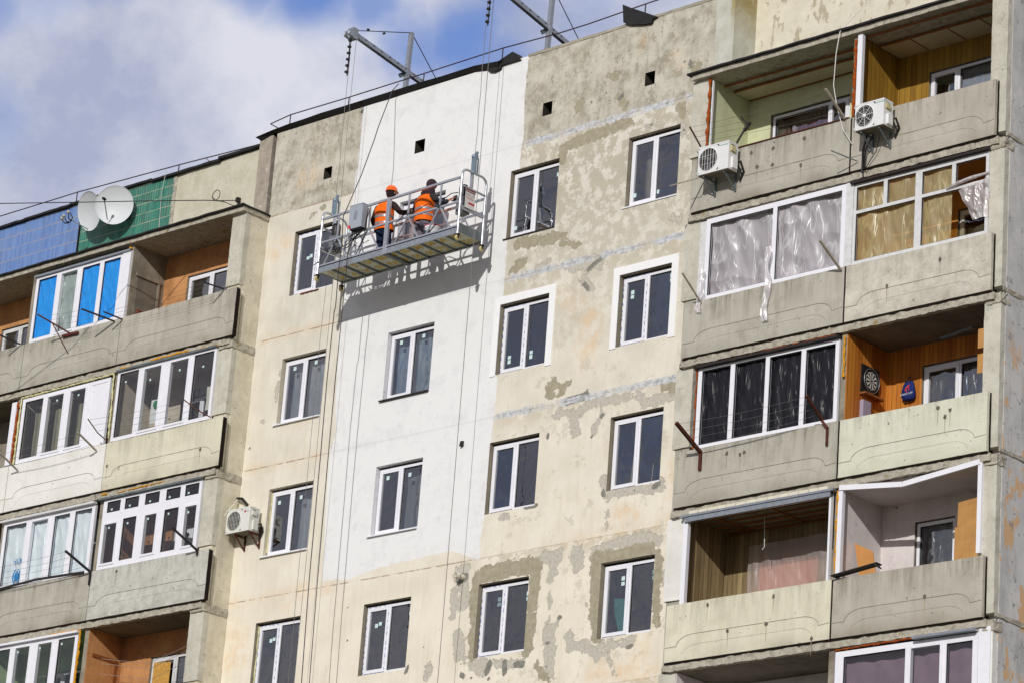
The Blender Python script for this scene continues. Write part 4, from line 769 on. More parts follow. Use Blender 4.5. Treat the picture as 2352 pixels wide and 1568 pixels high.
# niches with bricks on the left walls of two left loggias
for k, (za, zb, ya, yb_) in ((0, (-1.22, -.25, -.45, .13)), (3, (-10.4, -8.68, -.45, .13))):
    m_ = MB(); m_.box(-4.381, -4.372, ya, yb_, za, zb); m_.build('brick_infill', BRICK if k == 3 else C_DARKC, F)
    m_ = MB(); m_.bar((-4.36, ya-.05, zb+.03), (-4.36, yb_+.05, zb+.03), .03, .07); m_.rbox(-4.375, -4.35, yb_, yb_+.05, za, zb, .06); m_.jit(.008, 9).build('niche_frame', LATH if k == 3 else C_INT, F)
m_ = MB(); random.seed(3)
for i in range(7):
    for j in range(3 if i < 4 else 2): m_.rbox(-4.36, -4.28+random.uniform(-.02,.03), -.42+i*.075, -.355+i*.075, -1.28+j*.09, -1.20+j*.09, .1)
tag(m_.jit(.008, 9).build('brick_stack', BRICK, loc=(-4.32,-.2,-1.28)), 'small stack of red hollow bricks in the corner of the open top left loggia', 'bricks')

# ---- glazing of loggias
def glazing(x0, x1, z0, z1, panes, mat=WHITE, y=-.675, d=.06, glass=GLASSB, sashes=(), label=None, stick=None, name='balcony_glazing', fw_=0):
    a = MB().plate(x0, x1, z0, z1, panes, y, y+d); o = a.build(name, mat, F, label)
    for i, (p, q, r, s_) in enumerate(panes):
        yy = y+.03
        if i in sashes:
            MB().plate(p-.045, q+.045, r-.045, s_+.045, [(p, q, r, s_)], y-.016, y-.002).build('sash', mat, o); yy = y-.008
        else:
            MB().plate(p-.001, q+.001, r-.001, s_+.001, [(p+.010, q-.010, r+.010, s_-.010)], y+.012, y+.03).build('glazing_bead', BLACK, o)
        if glass: MB().add([(p,yy,r),(q,yy,r),(q,yy,s_),(p,yy,s_)], [(0,1,2,3)]).build('pane', glass, o)
        if stick and i in stick:
            sx, sz = stick[i]; cx_, cz_ = p+(q-p)*sx, r+(s_-r)*sz; MB().box(cx_-.025, cx_+.025, yy-.004, yy-.002, cz_-.022, cz_+.022).build('glass_sticker', STICK, o)
    return o
BLUEF = filmmat('blue_film', (30,158,255), 1, .4, .05, .03, crease=.2); AQUAF = filmmat('aqua_film', (200,218,214), .95, .3, .4, .1)
zg = -1.27
pn = [(-7.47,-6.86,zg+.08,.20),(-6.68,-6.15,zg+.08,.18),(-5.99,-5.42,zg+.08,.19),(-5.28,-4.74,zg+.08,.19)]
glazing(-7.56, -4.66, zg, .26, pn, sashes=(1,), glass=GLASSC, label='white frame covered with blue film')
MB().box(-4.655, -4.40, -.69, -.62, zg, .30).build('white_post', WHITE, F)
MB().box(-7.60, -4.40, -.73, -.66, .262, .30).build('window_drip', GALV, F)
for i, nmx in enumerate(('leftmost', '', 'third from left', 'rightmost')):
    if i == 1: lab, mt, am = 'milky green film behind the only pane without blue in the top left balcony', AQUAF, .05
    else: lab, mt, am = f'bright blue film in the {nmx} pane of the top left glazed balcony', BLUEF, .03
    m_ = sheet(pn[i][0]-.02, pn[i][1]+.02, pn[i][2]-.02, pn[i][3]+.02, -.60 if i == 1 else -.625, 24, 40, am, 5, 3, 30+i)
    tag(m_.build('plastic_sheet', mt, loc=(pn[i][0],-.62,zg)), lab, 'plastic sheet', 'films behind the blue and green glazed balcony')
# L0 row 1: four clear panes
z1 = TOP(1, False)+.04
p1 = [(-4.30,-3.70,z1+.08,-2.56),(-3.50,-2.97,z1+.10,-2.60),(-2.68,-2.13,z1+.10,-2.60),(-1.96,-1.36,z1+.08,-2.57)]
glazing(-4.375, -1.29, z1, -2.50, p1, sashes=(1,2), label='four clear panes in a white frame', stick={0:(.3,.86),1:(.4,.80),2:(.55,.84),3:(.45,.80)})
MB().box(-4.40, -1.27, -.73, -.66, -2.515, -2.475).build('window_drip', GALVD, F)
# L1 row 1: three panes and a white panel
p1 = [(-7.40,-6.80,z1+.09,-2.66),(-6.62,-6.10,z1+.11,-2.68),(-5.87,-5.38,z1+.11,-2.68),(-5.20,-4.68,z1+.08,-2.66)]
o = glazing(-7.50, -4.60, z1, -2.58, p1, sashes=(1,2), label='three panes beside one white panel', stick={1:(.6,.9),2:(.55,.9)})
MB().box(-5.21, -4.67, -.664, -.65, z1+.07, -2.65).build('white_panel', WHITE, o)
def foamline(pts, r, mat=FOAMP, seed=1):
    random.seed(seed); P_ = []; pts = [Vector(p) for p in pts]
    for a, b2 in zip(pts, pts[1:]):
        n_ = max(2, int((b2-a).length/.045)); P_ += [a+(b2-a)*(i/n_)+Vector([random.uniform(-.008,.008) for _ in range(3)]) for i in range(n_)]
    m_ = MB(); m_.tube(P_, [r*random.uniform(.5, 1.4) for _ in P_], 6); return m_.build('mounting_foam', mat, F)
foamline([(-7.55,-.68,z1-.0),(-7.55,-.68,-2.55),(-4.50,-.68,-2.52),(-4.46,-.66,z1+.05)], .022, FOAMP, 1)
foamline([(-4.3,-.70,-2.47),(-3.9,-.70,-2.46)], .030, FOAM, 2); foamline([(-3.3,-.70,-2.45),(-2.1,-.70,-2.44)], .028, FOAM, 3); foamline([(-2.2,-.70,-2.47),(-1.2,-.70,-2.47)], .014, FOAM, 4)
foamline([(-4.38,-.70,.31),(-4.5,-.70,.31)], .04, FOAM, 5); foamline([(-4.4,-.7,-5.24),(-4.2,-.7,-5.24)], .03, FOAM, 6); foamline([(-3.9,-.7,-5.26),(-2.4,-.7,-5.24)], .016, FOAM, 7)
foamline([(-7.66,-.66,-2.62),(-7.66,-.66,-4.1)], .03, FOAMR, 8)
MB().box(-7.86, -7.70, -.68, -.62, -4.05, -2.60).build('white_post', WHITE, F)
# L0 row 2: transomed
z2 = TOP(2, False)+.03
low_ = [(-4.22,-3.84,z2+.12,-5.92),(-3.66,-3.24,z2+.12,-5.86),(-2.96,-2.60,z2+.15,-5.90),(-2.38,-1.94,z2+.12,-5.86),(-1.72,-1.38,z2+.15,-5.90)]
top_ = [(-4.22,-3.80,-5.66,-5.42),(-3.66,-3.22,-5.66,-5.42),(-3.03,-2.58,-5.66,-5.42),(-2.38,-1.94,-5.66,-5.42),(-1.80,-1.38,-5.66,-5.42)]
glazing(-4.34, -1.30, z2, -5.37, low_+top_, sashes=(0,2,4), label='white frame with five small top lights', stick={0:(.4,.9),1:(.3,.88),2:(.3,.9),3:(.25,.9),4:(.3,.85),5:(.3,.3),6:(.3,.3),7:(.3,.3),8:(.2,.3),9:(.2,.3)})
MB().box(-4.46, -1.28, -.74, -.66, -5.365, -5.325).build('window_drip', GALVD, F)
# L1 row 2: film behind four panes, with agency print
p2 = [(-7.50,-6.84,z2+.06,-5.48),(-6.64,-6.11,z2+.06,-5.50),(-5.91,-5.41,z2+.06,-5.48),(-5.24,-4.70,z2+.06,-5.47)]
o = glazing(-7.60, -4.60, z2-.02, -5.40, p2, glass=GLASSC, label='four panes lined with pale blue plastic', sashes=(1,))
MB().box(-7.66, -4.58, -.76, -.66, -5.40, -5.355).build('window_drip', WHITED, F)
PBF = filmmat('pale_blue_film', (232,244,250), 1, .38, .08, .07, crease=.2)
m_ = sheet(-7.56, -4.64, z2, -5.42, -.585, 120, 50, .045, 5, 1.5, 51)
ps = tag(m_.build('plastic_sheet', PBF, loc=(-7,-.58,z2)), 'pale blue translucent plastic behind four panes, third balcony from the top at the left edge', 'plastic sheet')
AGB = plain('print_blue', (40,140,205), .6, 0, .3, .1)
lx = at(*fr(0,1360,150/2352)(505,820), -.64)
text('HCR', .15, (lx.x-.0, -.640, lx.z+.13), (1,0,.02), (0,0,-1), AGB, ps)
em = MB(); ex_, ez = lx.x+.16, lx.z-.27
for sgn in (-1, 1):
    arc = [(ex_+sgn*.115*math.cos(t), -.638, ez+.17*math.sin(t)) for t in [(-1.3+2.6*i/10) for i in range(11)]]; em.tube(arc, [.007+.007*math.sin(i/10*math.pi) for i in range(11)], 6)
    em.tube([(ex_+sgn*.035, -.638, ez-.10), (ex_+sgn*.05, -.638, ez), (ex_+sgn*.02, -.638, ez+.13)], [.012,.024,.006], 6)
em.tube([(ex_, -.638, ez-.03), (ex_, -.638, ez+.06)], [.016,.012], 8); em.build('printed_emblem', AGB, ps)
m_ = MB(); m_.bar((-7.7,-.78,z2-.05),(-6.15,-.78,z2+.02),.02,.05).bar((-6.15,-.78,z2+.02),(-4.62,-.76,z2-.02),.02,.05); m_.build('window_drip', DSTEEL, F)
# L1 row 3
z3 = TOP(3, False)+.03
p3 = [(-7.5,-6.86,z3+.06,-8.27),(-6.66,-6.20,z3+.08,-8.29),(-5.92,-5.48,z3+.08,-8.29),(-5.28,-4.76,z3+.06,-8.26)]
glazing(-7.62, -4.66, z3, -8.20, p3, sashes=(1,2), label='white frame in front of a green room', stick={1:(.2,.93),2:(.15,.93),3:(.15,.93)})
MB().box(-7.66, -4.64, -.75, -.66, -8.195, -8.15).build('window_drip', WHITE, F)
foamline([(-4.60,-.68,z3),(-4.60,-.68,-8.14),(-5.6,-.70,-8.13)], .028, FOAM, 9)
# R0 row 1: big frame with torn film
y1_ = TOP(1, True)+.03
glazing(11.74, 14.90, y1_, -2.46, [(11.83,13.27,y1_+.07,-2.56),(13.36,14.80,y1_+.07,-2.56)], glass=None, label='empty white frame hung with clear film', mat=WHITE)
MB().rbox(11.585, 11.735, -.66, -.60, y1_, -2.48, .06).jit(.010, 12).build('white_post', WHITED, F)
MB().box(14.905, 15.06, -.69, -.62, y1_-.0, -2.46).build('white_post', WHITED, F)
CLF = filmmat('clear_film', (240,234,238), .58, .36, .28, .10, crease=.42); YEF = filmmat('yellowed_film', (232,208,148), .55, .38, .35, .08, crease=.3); BLF = filmmat('black_film', (28,28,34), 1, .36, .02, .035, crease=.04)
for i, (a, b2) in enumerate(((11.80,13.30),(13.33,14.82))):
    m_ = sheet(a, b2, y1_+.05, -2.52, -.58, 80, 70, .11, 2.4, .9, 60+i*7)
    tag(m_.build('plastic_sheet', CLF, loc=(a,-.6,y1_)), ('clear wrinkled plastic in the left half of the torn film balcony frame', 'clear wrinkled plastic in the right half of the torn film balcony frame')[i], 'plastic sheet', 'clear films')
def strip(x, zt, zb, w, y, seed, lab, mat=CLF):
    n_ = 40; m_ = MB(); vs = []
    for j in range(n_+1):
        t_ = j/n_; ww = w*(.5+.9*abs(mn.noise(Vector((seed, t_*4, 0))))+.3*t_); cx_ = x+mn.noise(Vector((seed+3, t_*3, 1)))*.10
        for i in range(9): vs.append((cx_+(i/8-.5)*ww, y+mn.noise(Vector((i*.7, t_*5, seed)))*.06, zt+(zb-zt)*t_+mn.noise(Vector((i*.5, seed, 2)))*.05*t_))
    m_.add(vs, [(j*9+i, j*9+i+1, (j+1)*9+i+1, (j+1)*9+i) for j in range(n_) for i in range(8)], 0, True)
    return tag(m_.build('plastic_strip', mat, loc=(x, y, zb)), lab, 'plastic strip')
strip(13.30, -3.35, -4.75, .16, -.80, 2, 'long torn strip of clear film hanging down over the grey parapet')
strip(11.77, -3.4, -4.3, .12, -.78, 5, 'short crumpled strip of clear film at the left post of the torn film balcony')
# R1 row 1: old wooden frame with yellow film
z_ = y1_
h1 = [(15.12,15.70,-3.02,-2.58),(15.78,16.38,-3.02,-2.58),(16.52,17.14,-3.02,-2.60),(17.22,17.84,-3.02,-2.60),(15.12,16.38,z_+.06,-3.08),(16.52,17.84,z_+.06,-3.08)]
glazing(15.065, 17.90, z_, -2.52, h1, glass=None, mat=WHITED, label='old white wooden frame hung with yellowed film')
MB().box(15.02, 17.92, -.75, -.66, -2.515, -2.475).build('window_drip', DSTEEL, F)
for i, (a, b2, c, d) in enumerate(((15.10,16.42,-4.02,-3.05),(15.10,16.42,-3.08,-2.56),(16.50,17.18,-3.08,-2.58),(16.50,17.10,-4.02,-3.05))):
    m_ = sheet(a, b2, c, d, -.60, 60, 50, .045, 4, 1.2, 80+i*3); tag(m_.build('plastic_sheet', YEF, loc=(a,-.6,c)), ('yellowed film in the large lower left opening of the old wooden balcony frame','yellowed film across the two upper left lights of the old wooden balcony frame','yellowed film in the third upper light of the old wooden balcony frame','yellowed film in the lower right opening of the old wooden frame beside the open gap')[i], 'plastic sheet', 'yellowed films')
def torn(u, v, x, z): return (x+(1-v)*.30*(1-u)+.0, z-(.0+.12*(1-u)*v))
m_ = sheet(17.30, 17.92, -3.72, -3.0, -.70, 30, 40, .09, 6, 3, 99, .015, shape=torn); tag(m_.build('plastic_sheet', filmmat('milky_film', (220,212,210), .75, .3, .4, .08, 6, crease=.5), loc=(17.6,-.7,-3.7)), 'loose milky flap of torn film hanging by the right pier', 'plastic sheet')
m_ = MB(); m_.tube([(17.05,-.70,-3.04),(17.3,-.72,-2.99),(17.6,-.72,-2.96),(17.92,-.70,-2.93)], [.012,.03,.035,.02], 8).jit(.012, 12); tag(m_.build('plastic_strip', MC['milky_film'], loc=(17.5,-.7,-3)), 'rolled strip of milky film along the middle bar by the right pier', 'plastic strip')
bxp = MB(); bxp.box(16.50, 16.92, .80, 1.15, -3.75, -3.28); bo = thing('cardboard_box', 'brown cardboard box with dark lettering inside the window behind the torn film', 'box', (16.7,.95,-3.75)); bxp.build('box_body', plain('cardboard', (196,142,74), .8, 0, .2, .1), bo)
text('ral', .13, (16.51, .797, -3.42), (1,0,0), (0,0,1), BLACK, bo); MB().box(16.52,16.70,.794,.799,-3.60,-3.54).build('printed_band', plain('print_teal', (30,110,150), .6), bo)
MB().add([(17.0,.9,-3.95),(17.25,.9,-3.95),(17.25,.9,-3.4),(17.0,.9,-3.4)], [(0,1,2,3)]) 
# R0 row 2: black film
y2_ = TOP(2, True)+.03
hb = [(11.83,12.48,y2_+.06,-5.38),(12.58,13.27,y2_+.06,-5.38),(13.36,14.06,y2_+.06,-5.40),(14.16,14.80,y2_+.06,-5.41)]
glazing(11.74, 14.88, y2_, -5.34, hb, glass=None, label='white frame with black film')
MB().box(11.72, 14.90, -.76, -.66, -5.335, -5.29).build('window_drip', DSTEEL, F); foamline([(11.71,-.67,y2_),(11.71,-.67,-5.3),(13.2,-.69,-5.265),(14.85,-.69,-5.26)], .014, FOAMR, 12)
for i, (a, b2, c, d) in enumerate(hb):
    m_ = sheet(a-.03, b2+.03, c-.03, d+.03, -.60, 44, 60, .04, 5, 1.3, 120+i*5); tag(m_.build('plastic_sheet', BLF, loc=(a,-.6,c)), f'black wrinkled film in the {("leftmost","second","third","rightmost")[i]} opening of the balcony frame with black film', 'plastic sheet', 'black films')
foamline([(14.955,-.65,.30),(14.955,-.65,-1.22)], .035, FOAMR, 13); foamline([(14.98,-.66,-5.3),(14.98,-.66,-6.1)], .022, FOAM, 14); foamline([(14.99,-.67,-8.1),(14.99,-.67,-9.6)], .032, FOAM, 15)
foamline([(11.60,-.64,.38),(11.60,-.64,-1.0)], .03, FOAMR, 16); MB().box(15.03, 15.13, -.70, -.62, -1.15, .36).build('white_post', WHITE, F)
MB().box(11.64, 11.66, -.62, -.58, -1.2, .36).build('white_post', WHITE, F)
MB().box(11.62, 14.93, -.76, -.66, TOP(0,True)+.004, TOP(0,True)+.025).build('parapet_cap', RUST, F)
# R0 row 3: open white frame, film curtain inside
y3_ = TOP(3, True)+.01
MB().box(11.62, 11.72, -.70, -.62, y3_, -8.08).build('white_post', WHITE, F); MB().box(14.82, 14.86, -.70, -.62, y3_, -8.1).build('white_post', WHITE, F)
MB().box(11.56, 14.94, -.76, -.62, -8.10, -8.06).box(11.66,14.86,-.74,-.66,-8.19,-8.101).build('window_drip', GALV, F)
MB().box(15.01, 15.10, -.70, -.62, y3_, -8.12).build('white_post', WHITE, F); MB().box(17.86, 17.94, -.70, -.62, y3_+.06, -8.02).build('white_post', WHITE, F)
m_ = MB(); m_.bar((15.03,-.69,-8.06),(16.35,-.69,-8.20),.05,.09).bar((16.35,-.69,-8.20),(17.9,-.69,-8.05),.05,.09); m_.build('bent_frame_bar', WHITE, F)
m_ = sheet(12.25, 14.3, -9.7, -8.42, .36, 80, 40, .05, 5, .5, 140)
tag(m_.build('plastic_sheet', filmmat('milky_pink_film', (226,216,212), .5, .42, .5, .05, 3), loc=(13,.36,-9.7)), 'milky film curtain in front of a pink wall in the open loggia with brown panels', 'plastic sheet')
MB().plate(12.4, 13.7, -9.6, -8.75, [], .50, .53).build('inner_panel', plain('pink_plaster', (214,150,126), .9), F)
t = MB(); t.tube([(12.95,-.1,-8.12),(12.97,-.1,-8.45),(12.98,-.1,-8.66),(12.93,-.1,-8.70)], .008); tag(t.build('dangling_wire', plain('white_wire', (220,218,210), .6), loc=(12.95,-.1,-8.7)), 'thin white wire dangling from the ceiling of the brown panelled loggia', 'wire')
m_ = MB(); random.seed(4); xx = 11.75
while xx < 14.75: w_ = random.uniform(.20, .25); m_.rbox(xx, xx+w_-.012, -.725, -.66, -8.055, -7.995, .06); xx += w_
m_.jit(.004, 9); m_.build('brick_course', plain('white_brick', (226,220,200), .9, 0, .2, .1), F)
# R1 row 3 things
def board(pts, y, th, mat, name, label, cat, group=None):
    xs = [p[0] for p in pts]; zs = [p[1] for p in pts]; m_ = MB().poly(pts, y, y+th); return tag(m_.build(name, mat, loc=(min(xs), y, min(zs))), label, cat, group)
board([(17.05,-8.88),(17.50,-8.90),(17.52,-8.42),(17.06,-8.46)], -.10, .012, PLY, 'plywood_board', 'upper plywood board over the right side of the white loggia window', 'board', 'plywood boards')
board([(17.02,-9.45),(17.50,-9.5),(17.50,-8.86),(17.02,-8.90)], -.125, .012, PLY, 'plywood_board', 'lower, darker plywood board over the right side of the white loggia window', 'board', 'plywood boards')
pa, pb_, pc_, pd_ = [at(*Pi(*q), -.25) for q in ((1245,800),(1365,855),(1390,940),(1285,970))]
board([(pa.x,pa.z),(pd_.x,pd_.z-.25),(pc_.x,pc_.z-.25),(pb_.x,pb_.z)], -.25, .012, plain('plywood_bright', (206,146,84), .6, 0, .3, .15, 4), 'plywood_board', 'small orange plywood offcut leaning in the left of the white loggia', 'board')
m_ = MB(); m_.bar((15.03,-.78,TOP(3,True)+.03),(15.98,-.78,TOP(3,True)+.13),.16,.02).bar((15.9,-.80,TOP(3,True)+.12),(16.0,-.76,TOP(3,True)+.06),.16,.015)
tag(m_.build('metal_strip', DSTEEL, loc=(15.4,-.78,TOP(3,True))), 'bent dark metal strip lying on the parapet of the white loggia', 'metal strip')
BFS = filmmat('black_film_inner', (30,30,34), .99, .3, .02, .09, 7)
for (a, b2, c, d, lb) in ((15.80,16.46,-9.6,-8.52,'black film behind the inner window of the white loggia'),(15.80,16.50,-7.0,-5.72,'black film in the left half of the inner window beside the hanging bag'),(16.58,17.2,-7.0,-5.72,'black film in the right half of the inner window beside the hanging bag')):
    m_ = sheet(a, b2, c, d, YBR+.10, 30, 40, .03, 9, 2, int(a*7)); tag(m_.build('plastic_sheet', BFS, loc=(a,.6,c)), lb, 'plastic sheet')
# R1 row 2 things: dartboard on its cabinet, bag, boards
db = thing('dartboard', 'round black and white dartboard in a dark cabinet on the pine wall', 'dartboard', (15.02, .03, -6.2))
MB().box(15.022, 15.05, -.23, .27, -6.20, -5.68).build('backing', plain('black_board', (26,22,22), .7), db)
m_ = MB(); ce = Vector((15.055, .03, -5.93)); RD = .215
def sect(r0, r1, a0, a1, x, mi): 
    k_ = 4; vs = [(x, ce.y+r_*math.cos(a0+(a1-a0)*i/k_), ce.z+r_*math.sin(a0+(a1-a0)*i/k_)) for r_ in (r0, r1) for i in range(k_+1)]
    m_.add(vs, [(i, i+1, i+k_+2, i+k_+1) for i in range(k_)], mi)
m_.lathe(ce, (1,0,0), [(0,.012),(RD,.012),(RD,0),(RD-.005,-.004)], 40, 0)
for i in range(20):
    a0 = 2*math.pi*(i-.5)/20; sect(.02, RD*.72, a0, a0+2*math.pi/20, 15.0685, 2 if i % 2 else 1)
    sect(RD*.72, RD*.77, a0, a0+2*math.pi/20, 15.069, 1 if i % 2 else 2)
m_.build('board_face', [BLACK, plain('board_white', (214,214,206), .8), plain('board_black', (22,20,20), .8)], db)
m_ = MB(); m_.tube([(15.072, ce.y+RD*math.cos(t), ce.z+RD*math.sin(t)) for t in [2*math.pi*i/36 for i in range(37)]], .006, 6); m_.build('number_ring', GALV, db)
MB().box(15.022, 15.16, -.25, .29, -6.24, -6.205).build('shelf', LATH, db)
bg_ = thing('drawstring_bag', 'small navy blue drawstring bag with a red emblem and white lettering on the pine wall', 'bag', (15.53, .45, -6.26))
B_ = Vector((15.535, .47, 0)); NAVY = plain('navy_cloth', (34,48,112), .8, 0, .2, .2, 12)
MB().rings([(B_.x+.01,B_.y,-6.24,.02,.02),(B_.x+.01,B_.y,-6.225,.11,.05),(B_.x,B_.y,-6.16,.145,.06),(B_.x,B_.y,-6.05,.14,.055),(B_.x,B_.y,-5.95,.115,.045),(B_.x+.01,B_.y,-5.90,.09,.03),(B_.x+.01,B_.y,-5.885,.02,.01)], 20).jit(.005, 8).build('bag_body', NAVY, bg_)
MB().tube([(B_.x-.07,B_.y-.02,-5.90),(B_.x+.03,B_.y+.0,-5.80),(B_.x+.09,B_.y-.02,-5.90)], .010).build('handle', BLACK, bg_)
text('КАМО ОЛЯ', .048, (B_.x-.125, B_.y-.064, -6.155), (1,.0,.04), (0,0,1), plain('print_white', (230,230,236), .6), bg_)
m_ = MB(); m_.tube([(B_.x-.03,B_.y-.062,-6.08),(B_.x+.01,B_.y-.062,-6.02),(B_.x+.06,B_.y-.055,-5.97)], [.010,.022,.008], 7).tube([(B_.x+.0,B_.y-.062,-6.05),(B_.x+.01,B_.y-.064,-6.11)], .008, 6).tube([(B_.x+.05,B_.y-.060,-6.0),(B_.x+.055,B_.y-.062,-6.08)], .007, 6); m_.build('emblem', plain('print_red', (206,70,84), .7), bg_)
for (a, b2, lb) in ((-6.02,-5.68,'upper orange board nailed at the right end of the pine loggia'),(-6.46,-6.12,'lower orange board nailed at the right end of the pine loggia')):
    board([(17.72,a),(17.88,a),(17.88,b2),(17.72,b2)], -.60, .02, PLY, 'wooden_board', lb, 'board', 'boards at the pine loggia')
m_ = MB(); m_.bar((16.6,-.1,-5.48),(17.25,-.1,-5.40),.06,.02); tag(m_.build('curtain_rail', GALVD, loc=(16.9,-.1,-5.5)), 'loose grey rail hanging above the inner window of the pine loggia', 'rail')
MB().box(15.022, 15.10, -.22, .0, -6.86, -6.34).build('wall_niche', plain('grey_lilac_panel', (170,160,180), .8), F)
# R1 row 4
y4_ = TOP(4, True)+.03
glazing(15.07, 17.93, y4_, -10.93, [(15.24,16.50,y4_+.06,-11.03),(16.62,17.20,y4_+.06,-11.05),(17.32,17.83,y4_+.06,-11.05)], label='white frame with mauve curtains', sashes=(1,))
MB().rbox(17.935, 18.16, -.66, -.62, y4_-.2, -10.85, .08).jit(.004, 9).build('white_post', WHITE, F); MB().box(16.7, 17.93, -.80, -.68, -10.92, -10.88).build('window_drip', GALV, F)
foamline([(15.05,-.68,-10.90),(17.9,-.69,-10.86)], .016, FOAMR, 18)
curtain(15.1, 17.9, y4_, -11.0, -.52, plain('mauve_cloth', (136,116,132), .9, 0, .1, .15, 3), 'mauve curtain inside the lowest glazed balcony at the bottom right', .06, 4, seed=7)
# inside things on the left
curtain(-7.4, -5.3, z1, -2.62, -.35, curtainmat('striped_curtain', (150,146,118), (104,104,96), 46), 'olive striped curtain behind the three panes beside the white panel', .05, 7, seed=8)
cl = [(-3.36, .42, .50, (228,232,230), 'white towel with a green motif on the indoor line behind the four clear panes', 'towel'), (-2.45,.10,.17,(236,236,236),'white sock on the indoor line behind the four clear panes','sock'), (-2.26,.12,.24,(54,54,62),'left dark sock on the indoor line behind the four clear panes','sock'), (-2.04,.13,.22,(60,60,68),'right dark sock on the indoor line behind the four clear panes','sock'),(-1.62,.42,.52,(210,208,196),'pale cloth on the indoor line at the right end of the four clear panes','towel')]
for i, (x, w, h, c, lb, ct) in enumerate(cl):
    m_ = sheet(x-w/2, x+w/2, -3.18-h-.04*(i == 0), -3.18, -.35, 14, 14, .03, 5, 1, 150+i, .02); o = tag(m_.build(ct, plain('laundry_%d' % i, c, .9, 0, .1, .05), loc=(x,-.35,-3.2-h)), lb, ct)
    if i == 0: MB().lathe((x-.02,-.385,-3.31), (0,-1,0), [(0,.004),(.075,.004),(.085,0)], 18).build('motif', plain('green_print', (40,130,80), .8), o)
m_ = MB(); 
for dy in (0, .1, .2): m_.tube([(-4.35,-.35+dy,-3.16),(-2.8,-.35+dy,-3.19),(-1.3,-.35+dy,-3.15)], .003, 5)
tag(m_.build('clothesline', WIRE, loc=(-2.8,-.3,-3.2)), 'indoor clothesline behind the four clear panes on the left', 'clothesline')
m_ = MB(); 
for i, dz in enumerate((0, -.10, -.32)): m_.tube([(-4.3,-.3,-9.0+dz+.30),(-2.8,-.3+.05*i,-8.97+dz),(-1.3,-.3,-8.72+dz+.05)], .005, 5)
tag(m_.build('clothesline', plain('pale_cord', (170,150,140), .7), loc=(-2.8,-.3,-9)), 'three pale clotheslines across the orange loggia at the bottom left', 'clothesline')
board([(-3.35,-10.4),(-2.83,-10.4),(-2.83,-8.78),(-3.35,-8.74)], YBL+.0, .012, plain('oriented_strand_board', (214,164,84), .8, 0, .2, .35, 14), 'strand_board', 'yellow strand board over the left half of the window in the orange loggia', 'board')

# ------------------------------------------------------------------ clothesline brackets
def bracket(base, tip, w, mat, label, stay=None, drop=0, arm2=None):
    o = MB().bar(base, tip, w, w*.9); b_ = Vector(base)
    if drop: o.bar(b_+Vector((0,.0,.02)), b_+Vector((0,.0,-drop)), w*1.1, .02, up=(0,1,0))
    if stay: o.bar(Vector(base)+(Vector(tip)-Vector(base))*stay, b_+Vector((0,.0,-.45)), w*.6)
    if arm2: o.bar(arm2[0], arm2[1], .05, .05)
    return tag(o.build('clothesline_bracket', mat, loc=base), label, 'bracket', 'clothesline brackets')
PALEW = plain('weathered_wood', (176,166,150), .85, 0, .2, .3, 12); RUSTW = plain('rust_brown_rod', (112,76,60), .85, 0, .2, .3, 12)
def px(P, x, y, Y): return tuple(at(*P(x, y), Y))
bracket(px(Pa,1880,1252,-.76), px(Pa,1710,1195,-1.25), .028, DSTEEL, 'dark rod bracket on the right parapet of the open top left balcony')
bracket(px(Pa,960,1522,-.76), px(Pa,683,1418,-1.45), .034, DSTEEL, 'long dark bracket under the blue film, nearer the left of the two')
bracket(px(Pa,1025,1505,-.76), px(Pa,868,1442,-1.2), .028, DSTEEL, 'short dark bracket under the right end of the blue film')
bracket(px(Pb,590,180,-.76), px(Pb,313,20,-1.45), .030, plain('red_brown_rod', (98,40,38), .7), 'red-brown bracket with a stay and red plate under the blue film', stay=.55, arm2=(px(Pb,525,205,-.78), px(Pb,655,172,-.78)))
bracket(px(Pb,170,270,-.76), px(Pb,-20,185,-1.3), .030, DSTEEL, 'dark bracket at the left edge of the photo below the open loggia')
bracket(px(Pb,808,1160,-.77), px(Pb,655,1008,-1.35), .034, PALEW, 'pale wooden bracket on the white painted parapet, right of two')
bracket(px(Pb,148,1325,-.77), px(Pb,0,1180,-1.3), .034, PALEW, 'pale wooden bracket on the white painted parapet at the left edge')
for (a, b2, c, lb) in (((905,1085),(820,1010),(737,892),'thin curved rusty bracket beside the white window panel'),((1768,880),(1650,815),(1540,730),'thin curved rusty bracket at the right end of the four clear panes')):
    m_ = MB(); m_.tube([px(Pb,*a,-.76), px(Pb,*b2,-1.02), px(Pb,*c,-1.3)], .013, 7); tag(m_.build('clothesline_bracket', RUSTW, loc=px(Pb,*a,-.76)), lb, 'bracket', 'clothesline brackets')
bracket(px(Pc,758,632,-.77), px(Pc,548,455,-1.42), .045, BLACK, 'thick black bracket at the right end of the pale blue film balcony', drop=.28)
bracket(px(Pc,1655,452,-.77), px(Pc,1447,262,-1.42), .040, BLACK, 'thick black bracket in front of the small top lights', drop=.10)
bracket(px(Pi,238,208,-.77), px(Pi,80,15,-1.45), .060, RUST, 'thick rusty bracket at the left end of the black film balcony', drop=.33)
bracket(px(Ph,1035,1568,-.77), px(Ph,930,1405,-1.3), .045, RUST, 'rusty bracket at the right end of the black film balcony', drop=.0)
MB().bar(px(Pi,1030,0,-.80), px(Pi,1068,50,-.77), .045).bar(px(Pi,1066,50,-.77), px(Pi,1062,165,-.765), .045, .02, up=(0,1,0)).build('tmp', RUST)
tag(bpy.data.objects['tmp'], 'short rusty bracket foot bolted to the parapet under the black film', 'bracket'); bpy.data.objects['tmp'].name = 'rusty_bracket'
bracket(px(Ph,1155,588,-.77), px(Ph,1018,395,-1.35), .036, PALEW, 'pale wooden bracket in front of the clear film, right half')
